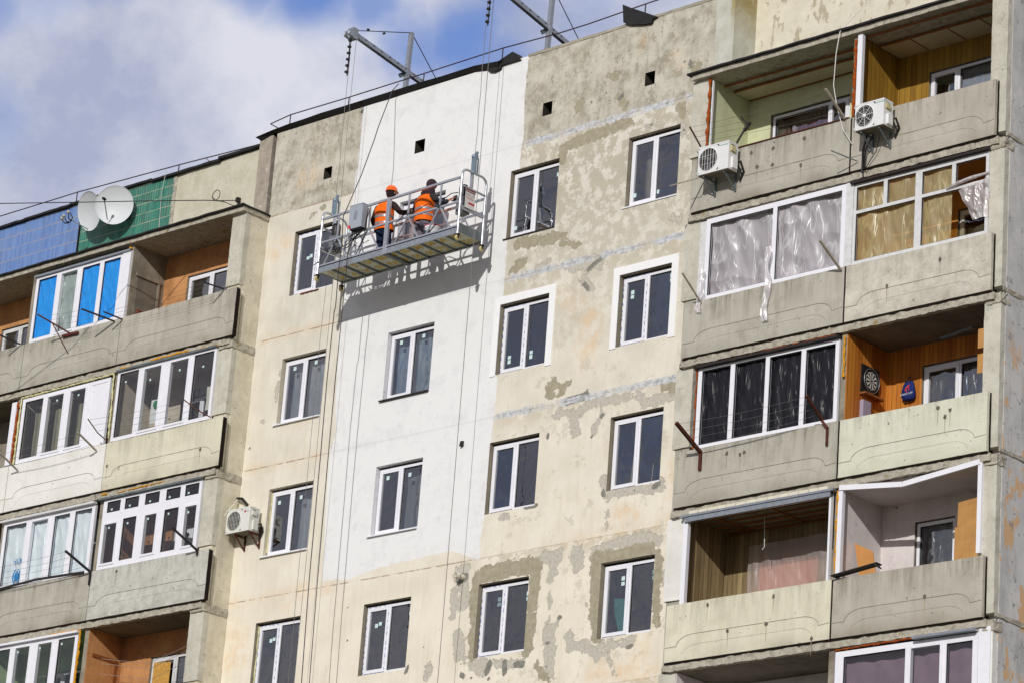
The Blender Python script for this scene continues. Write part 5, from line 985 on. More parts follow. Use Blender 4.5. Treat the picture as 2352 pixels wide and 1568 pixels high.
bracket(px(Ph,240,800,-.77), px(Ph,120,608,-1.35), .026, PALEW, 'thin grey bracket left of the torn clear film')
bracket(px(Pg,1180,778,-.77), px(Pg,1055,582,-1.3), .040, PALEW, 'pale wooden bracket in front of the maroon curtain')
bracket(px(Pg,240,960,-.77), px(Pg,168,830,-1.15), .024, RUSTW, 'thin rusty rod above the lower air conditioner at the left pier')
bracket(px(Pg,262,1155,-.80), px(Pg,40,1215,-1.55), .022, PALEW, 'long pale stick poking out left below the lower air conditioner')
bracket(px(Pg,1262,1055,-.77), px(Pg,1090,985,-1.2), .018, GALVD, 'thin grey rod sticking out below the upper air conditioner')
m_ = MB(); m_.bar(px(Pg,470,945,-.78), px(Pg,525,850,-.7), .05, .03).bar(px(Pg,525,855,-.7), px(Pg,560,805,-.5), .05, .05).bar(px(Pg,540,810,-.5), px(Pg,500,765,-.5), .03, .02)
tag(m_.build('curved_arm', DSTEEL, loc=px(Pg,470,945,-.78)), 'dark bent arm behind the lower air conditioner', 'arm')
def lines(ps, r, lb, mat=WIRE, sag=.04):
    m_ = MB()
    for a, b2 in ps:
        a, b2 = Vector(a), Vector(b2); m_.tube([a+(b2-a)*t-Vector((0,0,sag*4*t*(1-t))) for t in [i/8 for i in range(9)]], r, 5)
    return tag(m_.build('clothesline', mat, loc=ps[0][0]), lb, 'clothesline', 'outdoor clotheslines')
def lset(b0, t0, b1, t1, n_, lb, **k):
    b0, t0, b1, t1 = map(Vector, (b0, t0, b1, t1)); lines([(tuple(b0+(t0-b0)*f), tuple(b1+(t1-b1)*f)) for f in [(i+1)/n_*.96 for i in range(n_)]], .0028, lb, **k)
lset(px(Pi,238,208,-.77), px(Pi,80,15,-1.45), px(Ph,1035,1568,-.77), px(Ph,930,1405,-1.3), 4, 'clotheslines in front of the black film')
lset(px(Pb,590,180,-.76), px(Pb,313,20,-1.45), px(Pa,960,1522,-.76), px(Pa,683,1418,-1.45), 4, 'clotheslines under the blue film')
lset(px(Pa,1025,1505,-.76), px(Pa,868,1442,-1.2), px(Pa,1880,1252,-.76), px(Pa,1710,1195,-1.25), 3, 'clotheslines along the open top left balcony')
lset(px(Pb,905,1085,-.76), px(Pb,737,892,-1.3), px(Pb,1768,880,-.76), px(Pb,1540,730,-1.3), 4, 'clotheslines in front of the four clear panes')
lset(px(Pb,148,1325,-.77), px(Pb,0,1180,-1.3), px(Pb,808,1160,-.77), px(Pb,655,1008,-1.35), 3, 'clotheslines along the white painted parapet')
lset((-8.2,-.77,-6.9), (-8.2,-1.42,-6.65), px(Pc,758,632,-.77), px(Pc,548,455,-1.42), 4, 'clotheslines in front of the pale blue film')
lset(px(Pg,240,960,-.77), px(Pg,168,830,-1.15), px(Pg,1180,778,-.77), px(Pg,1055,582,-1.3), 4, 'clotheslines in front of the maroon curtain')
lset((-11.4,-.77,-1.2), (-11.4,-1.4,-1.0), px(Pb,170,270,-.76), px(Pb,-20,185,-1.3), 4, 'clotheslines at the left edge of the photo')

# ------------------------------------------------------------------ air conditioners
def ac_unit(x0, x1, yf, yb, z0, z1, wall, label, fan='bars', logo=None, cream=True, bk=None):
    o = thing('air_conditioner', label, 'air conditioner', ((x0+x1)/2, yb, z0), 'outdoor air conditioner units')
    w, h = x1-x0, z1-z0; cs = plain('ac_white' if cream else 'ac_cream', (232,232,232) if cream else (226,226,218), .4, 0, .5, .06)
    dark = plain('fan_dark', (66,62,62), .8, 0, .2, .2, 20)
    r = h*.405; cx_, cz_ = x0+w*.33, z0+h*.50; m_ = MB(); K = 28
    sq = []                                            # front plate with a round opening
    for i in range(K):
        t = 2*math.pi*i/K; c, s_ = math.cos(t), math.sin(t); k = 1/max(abs(c), abs(s_)); sq.append((cx_+c*k*h*.455, cz_+s_*k*h*.455))
    ci = [(cx_+r*math.cos(2*math.pi*i/K), cz_+r*math.sin(2*math.pi*i/K)) for i in range(K)]
    vs = [(a, yf, b2) for a, b2 in sq]+[(a, yf, b2) for a, b2 in ci]+[(a, yf+.035, b2) for a, b2 in ci]
    fs = [(i, (i+1)%K, K+(i+1)%K, K+i) for i in range(K)]+[(K+i, K+(i+1)%K, 2*K+(i+1)%K, 2*K+i) for i in range(K)]; m_.add(vs, fs)
    xa, xb, za, zb = cx_-h*.455, cx_+h*.455, cz_-h*.455, cz_+h*.455
    for (a, b2, c, d) in ((x0, xa, z0, z1), (xb, x1, z0, z1), (xa, xb, z0, za), (xa, xb, zb, z1)): m_.add([(a,yf,c),(b2,yf,c),(b2,yf,d),(a,yf,d)], [(0,1,2,3)])
    m_.box(x0, x1, yf+.04, yb, z0, z1); m_.add([(x0,yf,z0),(x0,yf+.04,z0),(x0,yf+.04,z1),(x0,yf,z1)], [(0,1,2,3)]); m_.add([(x1,yf,z0),(x1,yf+.04,z0),(x1,yf+.04,z1),(x1,yf,z1)], [(0,3,2,1)])
    m_.add([(x0,yf,z1),(x1,yf,z1),(x1,yf+.04,z1),(x0,yf+.04,z1),(x0,yf,z0),(x1,yf,z0),(x1,yf+.04,z0),(x0,yf+.04,z0)], [(0,1,2,3),(4,7,6,5)])
    m_.box(x0-.004, x1+.004, yf-.004, yb+.003, z1-.022, z1+.004); m_.build('casing', cs, o)
    MB().lathe((cx_, yf+.034, cz_), (0,-1,0), [(0,0),(r+.002,0)], 28).build('fan_recess', dark, o)
    m_ = MB(); 
    for k in range(3):
        a = 2*math.pi*k/3+.4; m_.add([(cx_+.03*math.cos(a), yf+.022, cz_+.03*math.sin(a)), (cx_+r*.9*math.cos(a-.35), yf+.028, cz_+r*.9*math.sin(a-.35)), (cx_+r*.9*math.cos(a+.5), yf+.016, cz_+r*.9*math.sin(a+.5))], [(0,1,2)])
    m_.lathe((cx_, yf+.015, cz_), (0,-1,0), [(0,.01),(.035,.01),(.04,0)], 14); m_.build('fan', plain('fan_grey', (92,90,90), .6), o)
    g_ = MB()
    if fan == 'bars':
        n_ = 7 if cream else 9
        for i in range(n_):
            xx = cx_-r+2*r*(i+.5)/n_; hh = math.sqrt(max(0, r*r-(xx-cx_)**2)); g_.bar((xx, yf-.006, cz_-hh), (xx, yf-.006, cz_+hh), .006)
        for zz in (-.35, .35): hh = math.sqrt(r*r*(1-zz*zz)); g_.bar((cx_-hh, yf-.003, cz_+zz*r), (cx_+hh, yf-.003, cz_+zz*r), .003)
    else:
        for i in range(4):
            t = math.pi*i/4+.1; g_.bar((cx_-r*math.cos(t), yf-.006, cz_-r*math.sin(t)), (cx_+r*math.cos(t), yf-.006, cz_+r*math.sin(t)), .007, up=(0,1,0))
        for q in (.35, .6, .85): g_.tube([(cx_+q*r*math.cos(2*math.pi*i/28), yf-.004, cz_+q*r*math.sin(2*math.pi*i/28)) for i in range(29)], .0022, 4)
        g_.lathe((cx_, yf-.012, cz_), (0,-1,0), [(0,.006),(.035,.006),(.038,-.004)], 16)
    g_.tube([(cx_+r*math.cos(2*math.pi*i/32), yf-.003, cz_+r*math.sin(2*math.pi*i/32)) for i in range(33)], .006, 5); g_.build('fan_grille', cs, o)
    if logo == 'round':
        MB().lathe((x0+w*.78, yf-.001, z0+h*.83), (0,-1,0), [(0,.003),(h*.05,.003),(h*.052,0)], 18).build('brand_disc', plain('brand_red', (196,40,84), .5, 0, .4, 0), o)
        text('LG', .06, (x0+w*.83, yf-.001, z0+h*.79), (1,0,0), (0,0,1), plain('brand_grey', (130,128,130), .6), o)
    else: text('NEWINVERT', .037, (x0+w*.69, yf-.001, z0+h*.86), (1,0,0), (0,0,1), plain('brand_green', (40,150,120), .5, 0, .3, 0), o)
    m_ = MB(); d = yb-yf
    m_.box(x1+.001, x1+.004, yf+d*.15, yf+d*.75, z0+h*.62, z1-.05, 0); m_.box(x1+.004, x1+.03, yf+d*.2, yf+d*.62, z0+h*.66, z0+h*.85, 0); m_.build('terminal_cover', plain('old_cream_plastic', (206,196,150), .7) if cream else cs, o)
    m_ = MB(); m_.rbox(x1+.001, x1+.05, yf+d*.3, yf+d*.8, z0+.03, z0+h*.45, .08); m_.build('valve_cover', cs, o)
    MB().box(x1+.0, x1+.006, yf+d*.25, yf+d*.6, z1-.075, z1-.05).build('handle_slot', BLACK, o)
    MB().box(x0+.01, x1-.01, yf+.01, yb-.01, z0-.012, z0-.001).build('base_pan', plain('grimy_pan', (120,112,98), .8, 0, .2, .3, 8), o)
    bm_ = RUST if not cream else GALVD
    for xx in ((x0+.12, x1-.12) if bk is None else bk):
        b_ = MB(); b_.bar((xx, wall, z0-.03), (xx, yf+.03, z0-.03), .03, .03); b_.bar((xx, wall-.015, z0+.15), (xx, wall-.015, z0-.30), .03, .03, up=(0,1,0)); b_.bar((xx, wall-.02, z0-.27), (xx, yf+.06, z0-.04), .022, .022); b_.build('wall_bracket', bm_, o)
    m_ = MB(); m_.tube([(x1+.03, yb-.05, z0+h*.3), (x1+.07, yb+.0, z0+h*.38), (x1+.07, wall-.03, z0+.05), (x1-.02, wall-.02, z0-.12)], .020, 7).tube([(x1+.03, yb-.07, z0+h*.2), (x1+.05, yb-.02, z0+h*.2), (x1+.04, wall-.03, z0-.02)], .013, 6); m_.build('pipe', BLACK, o)
    return o
ac_unit(11.84, 12.55, -1.14, -.88, -1.79, -1.25, -.745, 'white air conditioner with a barred fan guard under the loggia with the maroon curtain')
o = ac_unit(15.37, 15.99, -1.14, -.88, -1.74, -1.25, -.745, 'white air conditioner with a spoked round fan guard below the ochre wood loggia', fan='spokes')
m_ = MB(); m_.tube([(15.5,-.95,-1.78),(15.36,-.86,-2.0),(15.30,-.78,-2.25),(15.30,-.79,-2.38)], .020, 7).tube([(15.62,-.92,-1.78),(15.40,-.85,-2.0),(15.34,-.78,-2.3)], .016, 7).tube([(15.75,-.9,-1.8),(15.62,-.82,-2.05),(15.36,-.78,-2.32)], .008, 6); m_.build('pipe', BLACK, o)
o = ac_unit(-.80, -.11, -.36, -.10, -6.53, -6.03, -.01, 'cream air conditioner with a red round mark, mounted at the inner corner on the left', cream=False, logo='round', bk=(-.55, -.12))
m_ = MB(); m_.tube([px(Pc,1990,15,-.1), px(Pc,2030,25,-.12), px(Pc,2070,70,-.18), px(Pc,2080,85,-.2)], .020, 7).tube([px(Pc,1990,10,-.08), px(Pc,2035,12,-.1), px(Pc,2085,70,-.15)], .014, 7); m_.build('pipe', BLACK, o)
m_ = MB(); m_.tube([px(Pc,1990,30,-.1), px(Pc,1960,70,-.2), px(Pc,1915,115,-.38), px(Pc,1885,165,-.40)], .011, 7); m_.build('drain_hose', plain('white_hose', (226,222,206), .6), o)
# ------------------------------------------------------------------ satellite dishes
DW = plain('dish_white', (214,218,220), .5, 0, .4, .04)
def dish(c, nrm, rad, label, arm):
    c, nrm = Vector(c), Vector(nrm).normalized(); o = thing('satellite_dish', label, 'satellite dish', (c.x, .31, c.z), 'satellite dishes on the tiled attic')
    pr = [(rad*t, rad*.22*t*t) for t in (.001,.15,.3,.45,.6,.75,.9,1)]; pr += [(rad*1.012, rad*.235), (rad*1.0, rad*.20)]+[(rad*t, rad*.22*t*t-.012) for t in (.9,.6,.3,.001)]
    MB().lathe(c-nrm*rad*.12, nrm, pr, 40).build('reflector', DW, o)
    m_ = MB(); b_ = c-nrm*rad*.13; wp = Vector((c.x+.05, .30, c.z-.12)); m_.tube([b_, b_-nrm*.10, wp+Vector((0,-.08,0)), wp], .024, 8); m_.box(wp.x-.07, wp.x+.07, .29, .317, wp.z-.1, wp.z+.1); m_.build('wall_mount', DSTEEL, o)
    e = c+Vector(arm[0]); f = c+Vector(arm[1]); m_ = MB(); m_.tube([e, f], .012, 7); m_.build('feed_arm', GALV, o)
    return o, e, f, nrm
cA, cB = at(*Pa(965,550), -.05), at(*Pa(762,598), -.12)
nA = Vector((.50, -.82, -.16)); nB = Vector((-.42, -.86, .10))
oA, e, f, n_ = dish(cA, nA, .44, 'larger looking satellite dish, right of two, its face towards the viewer', ((-.08,-.10,-.36), (.12,-.42,-.02)))
MB().lathe(f, Vector((-.2,.8,.0)), [(0,-.05),(.03,-.05),(.035,.02),(.022,.06),(0,.06)], 14).build('receiver_head', BLACK, oA)
lnb = at(*Pa(565,655), -.62); oB = thing('satellite_dish', 'satellite dish seen nearly edge on, with a cluster of receiver heads on its arm', 'satellite dish', (cB.x, .31, cB.z), 'satellite dishes on the tiled attic')
nB = (Vector((lnb.x, lnb.y, lnb.z))-cB).normalized(); nB = Vector((nB.x+.16, nB.y-.05, nB.z+.22)).normalized(); rad = .44
pr = [(rad*t, rad*.2*t*t) for t in (.001,.15,.3,.45,.6,.75,.9,1)]+[(rad*1.012, rad*.215), (rad, rad*.18)]+[(rad*t, rad*.2*t*t-.012) for t in (.9,.6,.3,.001)]
MB().lathe(cB-nB*rad*.1, nB, pr, 40).build('reflector', DW, oB)
bb = cB-nB*.05; MB().tube([bb, bb-nB*.12, Vector((cB.x+.2,.22,cB.z-.1)), Vector((cB.x+.2,.31,cB.z-.1))], .024, 8).box(cB.x+.13,cB.x+.27,.30,.317,cB.z-.2,cB.z).build('wall_mount', DSTEEL, oB)
ab = at(*Pa(738,752), -.25); MB().tube([ab, lnb+Vector((.06,.03,-.03))], .014, 7).build('feed_arm', GALV, oB)
HD = plain('receiver_cap', (190,184,160), .6, 0, .3, .1)
m_ = MB(); 
for (x, y) in ((540,640),(575,608),(522,662)): p = at(*Pa(x,y), -.62); m_.lathe(p, (.5,.75,-.1), [(0,-.04),(.034,-.04),(.036,.0),(.024,.03),(0,.03)], 14)
m_.build('receiver_head', HD, oB)
m_ = MB()
for a in (((545,660),(560,690),(590,690)),((575,625),(575,660),(600,680)),((525,680),(545,700),(580,698)),((590,615),(610,655),(585,690))): m_.tube([at(*Pa(*q), -.60) for q in a], .013, 6)
m_.build('head_bracket', BLACK, oB)
# ------------------------------------------------------------------ cables and roof wires
def cable(name, pts, r, mat, label, cat='cable', group=None, n=6):
    m_ = MB().tube(pts, r, n); return tag(m_.build(name, mat, loc=pts[0]), label, cat, group)
cp = [at(-200, 534, -5.0), at(*Pa(0,535), -4.3), at(*Pa(700,524), -2.8), at(*Pa(1100,516), -1.9), at(*Pa(1500,510), -1.0), at(*Pa(1720,508), -.5), at(*Pa(1850,512), -.2), at(*Pa(1990,508), .26)]
o = cable('strung_cable', cp, .010, CABLE, 'black cable strung in front of the dishes to a hook on the attic wall')
q = at(*Pa(1815,465), -.28); m_ = MB().tube([(q.x+.115*math.cos(t), q.y, q.z+.115*math.sin(t)) for t in [2*math.pi*i/24 for i in range(25)]], .009, 6).tube([at(*Pa(1780,480), -.28), at(*Pa(1815,512), -.25), at(*Pa(1880,520), -.1), at(*Pa(1975,562), .0)], .009, 6); m_.build('cable_loop', CABLE, o)
q = at(*Pa(2003,508), .30); MB().box(q.x-.04, q.x+.04, .24, .33, q.z-.05, q.z+.05).build('anchor', DSTEEL, o)
RW = plain('roof_wire', (74,60,66), .7, 0, .3, .1)
o = thing('roof_guard_wire', 'thin dark guard wire on short posts along the roof edge of the middle part', 'roof wire', (4, .1, 2.42))
zz = 2.85; MB().tube([(-1.26,.12,2.79),(-.66,.12,2.86),(1.1,.12,2.84),(3.27,.12,2.845),(5.46,.12,2.86),(7.0,.12,2.80),(7.74,.12,2.80),(9.36,.12,2.85),(11.6,.12,2.86)], .013, 6).tube([(-1.26,.12,2.79),(-.95,.12,2.60)], .012, 6).build('wire', RW, o)
for x in (-.66, 1.1, 3.27, 5.46, 9.2): MB().tube([(x,.12,2.42),(x+.01,.12,2.85)], .013, 6).build('post', RW, o)
o = thing('roof_guard_wire', 'thin dark guard wire rising behind the dishes along the lower left roof', 'roof wire', (-6, .4, 2.42))
MB().tube([at(*Pa(-60,660), .42), at(*Pa(330,540), .42), at(*Pa(650,440), .42), at(*Pa(1080,325), .42), at(*Pa(1505,210), .42), at(*Pa(1720,155), .42), at(*Pa(2260,18), .42)], .013, 6).tube([at(*Pa(1730,155), .42), at(*Pa(1755,180), .42), at(*Pa(1775,225), .42)], .008, 5).build('wire', RW, o)
for a, b2 in (((650,440),(632,588)),((1505,208),(1490,312))): MB().tube([at(*Pa(*a), .42), at(*Pa(*b2), .42)], .013, 6).build('post', RW, o)
cable('white_wire', [at(*Pa(1400,250), .2), at(*Pa(1380,330), .22), at(*Pa(1355,450), .30), at(*Pa(1345,600), .30), at(*Pa(1335,735), .28)], .006, plain('white_wire', (220,218,210), .6), 'thin white wire running down the green tiles', 'wire')
cable('white_wire', [at(*Pg(1330,20), .3), at(*Pg(1230,120), -.3), at(*Pg(1150,210), -.82), at(*Pg(1125,350), -.84), at(*Pg(1108,560), -.84), at(*Pg(1130,700), -.82), at(*Pg(1170,850), -.80), at(*Pg(1225,940), -.78)], .009, plain('white_wire', (220,218,210), .6), 'loose white wire hanging down between the two top right loggias', 'wire')
# ------------------------------------------------------------------ roof outriggers
def outrigger(tip, post_y, back, label):
    tip = Vector(tip); x = tip.x; o = thing('roof_outrigger', label, 'outrigger', (x, post_y, 2.42), 'roof outriggers')
    dz = (tip.z-3.36)/(1.3+.82); P0 = Vector((x, post_y, tip.z-dz*(post_y+.82))); E_ = Vector((x-.02, back, tip.z-dz*(back+.82)))
    MB().bar(tip+Vector((0,.0,0)), E_, .085, .10).build('beam', GALV, o)
    m_ = MB(); d_ = (E_-tip)
    for i in range(14): q = tip+d_*(i/14+.02); m_.box(q.x+.051, q.x+.056, q.y-.012, q.y+.012, q.z+.01, q.z+.035)
    m_.build('bolt_holes', BLACK, o)
    MB().bar((x-.02, post_y, 2.42), (x+.02, post_y+.02, 4.33), .085, .085, up=(0,1,0)).build('post', GALV, o)
    MB().bar((x-.08, post_y-.12, P0.z-.12), (x-.02, post_y+.12, P0.z+.05), .05, .09).build('clamp', GALVD, o)
    top = Vector((x+.02, post_y+.02, 4.33))
    m_ = MB().tube([tip+Vector((0,.05,.10)), tip+(top-tip)*.3+Vector((0,0,.06)), top], .010, 6).tube([top, (x, back+.3, 2.5)], .010, 6); m_.bar(tip+(top-tip)*.22+Vector((0,0,.10)), tip+(top-tip)*.25+Vector((0,0,.09)), .04).bar(tip+(top-tip)*.5, tip+(top-tip)*.53, .04); m_.build('stay_wire', CABLE, o)
    m_ = MB(); m_.box(x-.09, x+.09, tip.y-.10, tip.y+.04, tip.z-.13, tip.z+.10); m_.jit(.012, 12); m_.lathe((x-.1,tip.y-.13,tip.z-.04), (1,0,0), [(0,0),(.075,0),(.06,.03),(.075,.06),(0,.06)], 16, 0, False); m_.lathe((x+.03,tip.y-.13,tip.z-.04), (1,0,0), [(0,0),(.075,0),(.06,.03),(.075,.06),(0,.06)], 16, 0, False); m_.build('pulley_head', GALV, o)
    m_ = MB(); m_.tube([tip+Vector((0,-.1,-.1)), tip+Vector((0,-.08,-.5)), tip+Vector((-.03,-.06,-.95))], .014, 6)
    for i in range(6): q = tip+Vector((-.005*i,-.09,-.18-.14*i)); m_.box(q.x-.03, q.x+.03, q.y-.03, q.y+.03, q.z-.02, q.z+.02)
    m_.build('wire_clip', DSTEEL, o); return o
outrigger((2.08,-.82,3.67), .78, 2.6, 'galvanised roof outrigger over the left end of the platform, fully in view')
outrigger((6.0,-.82,3.78), .85, 2.6, 'galvanised roof outrigger over the right end of the platform, cut off by the top edge')
# ------------------------------------------------------------------ suspended platform
P = thing('suspended_platform', 'aluminium window cleaner style work platform hanging in front of the white paint', 'work platform', (3.95,-.82,-1.70))
XL, XR, YO, YI = 2.06, 5.90, -1.17, -.48
TL_ = lambda x: (x-XL)/(XR-XL)*.075                     # the platform hangs slightly tilted
ZB = -1.735
def pz_(x, z): return z+TL_(x)
def pb(m_, x0, z0, x1, z1, y, w, h=None, up=(0,0,1)): m_.bar((x0, y, pz_(x0, z0)), (x1, y, pz_(x1, z1)), w, h, up=up)
m_ = MB(); m_.bar((XL,(YO+YI)/2,pz_(XL,ZB+.055)),(XR,(YO+YI)/2,pz_(XR,ZB+.055)), YI-YO-.02, .012); m_.build('deck', plain('deck_underside', (196,198,176), .55, .1, .4, .3, 3), P)
YT = plain('yellow_print', (206,170,66), .6, 0, .3, .45, 14)
rowsA = ['10','51','52','00','80','VI','BA','M','M','A','K']; rowsB = ['A','A','W','98','FA','00','00','60','75','15','50']
for i in range(11):
    x = XL+.10+i*(XR-XL-.1)/11
    if i == 5: x += .04
    zc = pz_(x, ZB+.0475)
    text(rowsA[i], .25, (x+.02, YO+.28, zc), (1,0,.02), (0,-1,0), YT, P, ext=.001, bold=.035); text(rowsB[i], .25, (x+.02, YO+.60, zc+.001), (1,0,.02), (0,-1,0), YT, P, ext=.001, bold=.035)
for i in range(1, 11):
    if i == 5: continue
    x = XL+i*(XR-XL)/11; MB().bar((x, YO+.03, pz_(x, ZB+.03)), (x, YI-.03, pz_(x, ZB+.03)), .035, .035).build('deck_rib', GALVD, P)
MB().bar((3.91,YO,pz_(3.9,ZB+.015)),(3.91,YI,pz_(3.9,ZB+.015)), .035, .045).bar((3.965,YO,pz_(3.9,ZB+.015)),(3.965,YI,pz_(3.9,ZB+.015)), .035, .045).build('joining_frame', GALVD, P)
for y, nm in ((YO, 'outer'), (YI, 'inner')):
    m_ = MB(); pb(m_, XL, ZB+.06, XR, ZB+.06, y, .03, .11); m_.build('side_beam', GALV, P)
    m_ = MB(); pb(m_, XL, ZB+.155, XR, ZB+.155, y, .035, .035); m_.build('bottom_rail', ALU, P)
    MB().bar((XL,y+(.012 if y == YO else -.012),pz_(XL,ZB+.125)),(XR,y+(.012 if y == YO else -.012),pz_(XR,ZB+.125)),.004,.03).build('toe_gap', DARK, P)
    ht = 1.17 if y == YO else .95
    m_ = MB(); pb(m_, XL, ZB+ht, XR, ZB+ht, y, .042); m_.build('top_rail', ALU, P)
    m_ = MB(); pb(m_, XL, ZB+.66, XR, ZB+.66, y, .036); m_.build('middle_rail', ALU, P)
    for x in (3.915, 3.965): m_ = MB(); pb(m_, x, ZB-.0, x, ZB+ht+.01, y, .045, .045, up=(0,1,0)); m_.build('post', ALU, P)
    for x in (2.54, 3.42, 4.50, 5.36):
        m_ = MB(); pb(m_, x, ZB+.66, x, ZB+ht, y, .03, .03, up=(0,1,0)); m_.build('upright', ALU, P)
        m_ = MB(); pb(m_, x-.02, ZB+.65, x-.32, ZB+.16, y, .026); pb(m_, x+.02, ZB+.65, x+.32, ZB+.16, y, .026); m_.build('diagonal_brace', ALU, P)
    m_ = MB()
    for i in range(8): x = XL+.2+i*.5; m_.lathe((x,y-.016,pz_(x,ZB+.10)), (0,-1,0), [(.016,0),(.012,.012),(0,.014)], 8)
    m_.build('bolt', GALV, P)
for xe in (XL, XR):
    m_ = MB(); zb = pz_(xe, ZB); rr = .14; zt = zb+1.36
    pts = [(xe,YO,zb-.01),(xe,YO,zt-rr)]+[(xe,YO+rr-rr*math.cos(t),zt-rr+rr*math.sin(t)) for t in (.4,.8,1.2,1.57)]+[(xe,YI-rr+rr*math.sin(t),zt-rr+rr*math.cos(t)) for t in (.0,.4,.8,1.2,1.57)]+[(xe,YI,zb-.01)]
    m_.tube(pts, .026, 10); m_.build('end_frame', ALU, P)
    MB().bar((xe,YO,zb+1.0),(xe,YI,zb+1.0),.035,.03).bar((xe,YO,zb+.56),(xe,YI,zb+.56),.03,.08).build('end_bar', ALU, P)
    MB().bar((xe,YO+.02,zb+.13),(xe,YI-.02,zb+.13),.006,.19).build('end_plate', GALVD, P)
    ym = (YO+YI)/2; s_ = 1 if xe == XL else -1
    MB().bar((xe+s_*.03,ym-.04,zb+.56),(xe+s_*.03,ym-.04,zt+.0),.05,.05,up=(0,1,0)).build('hoist_post', ALU, P)
    hm = MB(); hx = xe+s_*.17; hm.lathe((hx,ym-.10,zb+.85),(0,0,1),[(0,0),(.085,0),(.09,.02),(.09,.22),(.075,.26),(0,.27)],18); hm.build('hoist_motor', plain('motor_black',(40,38,42),.5,0,.4,.15), P)
    MB().rbox(hx-.10,hx+.11,ym-.18,ym+.0,zb+.50,zb+.85,.1).build('hoist_gearbox', plain('gearbox_grey',(130,132,136),.5,.3,.4,.15), P)
    lk = MB(); lk.bar((xe,ym-.05,zt-.02),(xe,ym-.05,zt+.32),.10,.05,up=(0,1,0)); lk.bar((xe,ym+.06,zt-.03),(xe+.0,ym+.06,zt+.34),.02,.03,up=(0,1,0)); lk.lathe((xe-.04,ym-.03,zt+.34),(1,0,0),[(0,0),(.06,0),(.06,.07),(0,.07)],14); lk.bar((xe,ym-.02,zt+.34),(xe,ym+.02,zt+.46),.05,.04,up=(0,1,0)); lk.jit(.008,14); lk.build('safety_lock', plain('blue_grey_steel',(140,158,172),.45,.5,.5,.25,16), P)
    for y in (YO, YI):
        w_ = MB(); w_.lathe((xe-.02,y,zb-.10),(1,0,.0),[(0,0),(.05,0),(.058,.008),(.058,.032),(.05,.04),(0,.04)],18); o_ = w_.build('caster_wheel', plain('yellow_nylon',(206,190,130),.5,0,.4,.15), P)
        MB().bar((xe,y,zb-.02),(xe,y,zb-.055),.09,.06,up=(0,1,0)).bar((xe-.035,y,zb-.03),(xe-.035,y,zb-.11),.008,.04,up=(0,1,0)).bar((xe+.03,y,zb-.03),(xe+.03,y,zb-.11),.008,.04,up=(0,1,0)).build('caster_fork', DSTEEL, P)
# control box with its red knob and cables
cb = MB(); cb.box(3.0, 3.36, -1.33, -1.17, pz_(3.1,ZB+.68), pz_(3.1,ZB+1.17)); cb.build('control_box', plain('grey_enamel', (168,176,186), .4, .1, .5, .08), P)
MB().box(2.995,3.365,-1.335,-1.16,pz_(3.1,ZB+1.17),pz_(3.1,ZB+1.185)).build('control_box_lid', plain('grey_enamel', (168,176,186)), P)
MB().rings([(3.18,-1.331,pz_(3.1,ZB+.86),.045,.002),(3.18,-1.333,pz_(3.1,ZB+.98),.05,.002),(3.18,-1.331,pz_(3.1,ZB+1.05),.03,.002)],10).build('faded_mark', plain('faded_print',(140,140,156),.6), P)
MB().tube([(3.05,-1.36,pz_(3.1,ZB+.66)),(3.045,-1.36,pz_(3.1,ZB+.74))],[.03,.024],10).build('stop_button', plain('signal_red',(214,30,40),.4,0,.5,0), P)
MB().tube([(3.06,-1.36,pz_(3.1,ZB+.58)),(3.055,-1.36,pz_(3.1,ZB+.66))],.024,10).build('button_stem', STICK, P)
MB().box(3.04,3.34,-1.31,-1.19,pz_(3.1,ZB+.65),pz_(3.1,ZB+.679)).build('cable_glands', BLACK, P)
m_ = MB(); random.seed(12)
for i in range(9):
    a = Vector((3.05+i*.034,-1.25,pz_(3.1,ZB+.66))); b2 = Vector((random.uniform(2.5,3.5),random.uniform(-1.22,-1.05),random.uniform(-1.3,-1.1))); mid = (a+b2)/2+Vector((random.uniform(-.08,.08),-.05,-random.uniform(.05,.22)))
    m_.tube([a, a+Vector((0,0,-.06)), mid, b2], .009, 5)
for i in range(7):
    c_ = Vector((2.52,-1.12,-1.22)); P_ = [c_+Vector((math.cos(t+i)*random.uniform(.05,.14), random.uniform(-.1,.05), math.sin(t+i)*random.uniform(.05,.16))) for t in (0,1,2,3,4)]; m_.tube(P_, .009, 5)
m_.tube([(3.40,-1.2,-.62),(3.39,-1.24,-.9),(3.37,-1.22,-1.2),(3.25,-1.2,-1.4),(3.08,-1.2,-1.35),(3.12,-1.2,-1.1)],.009,5).tube([(3.44,-1.2,-.62),(3.41,-1.24,-.9),(3.36,-1.2,-1.1)],.009,5)
m_.tube([(1.98,-1.22,-1.55),(2.12,-1.2,-1.48),(2.18,-1.18,-1.33),(2.10,-1.18,-1.2),(2.25,-1.15,-1.30),(2.4,-1.1,-1.25)],.009,5)
m_.tube([(4.2,-1.2,-1.12),(4.4,-1.21,-.99),(4.75,-1.2,-.97),(5.05,-1.2,-.88),(5.35,-1.2,-1.02),(5.5,-1.19,-.86),(5.68,-1.2,-.80),(5.85,-1.2,-.82)],.010,6)
m_.build('control_cable', BLACK, P)
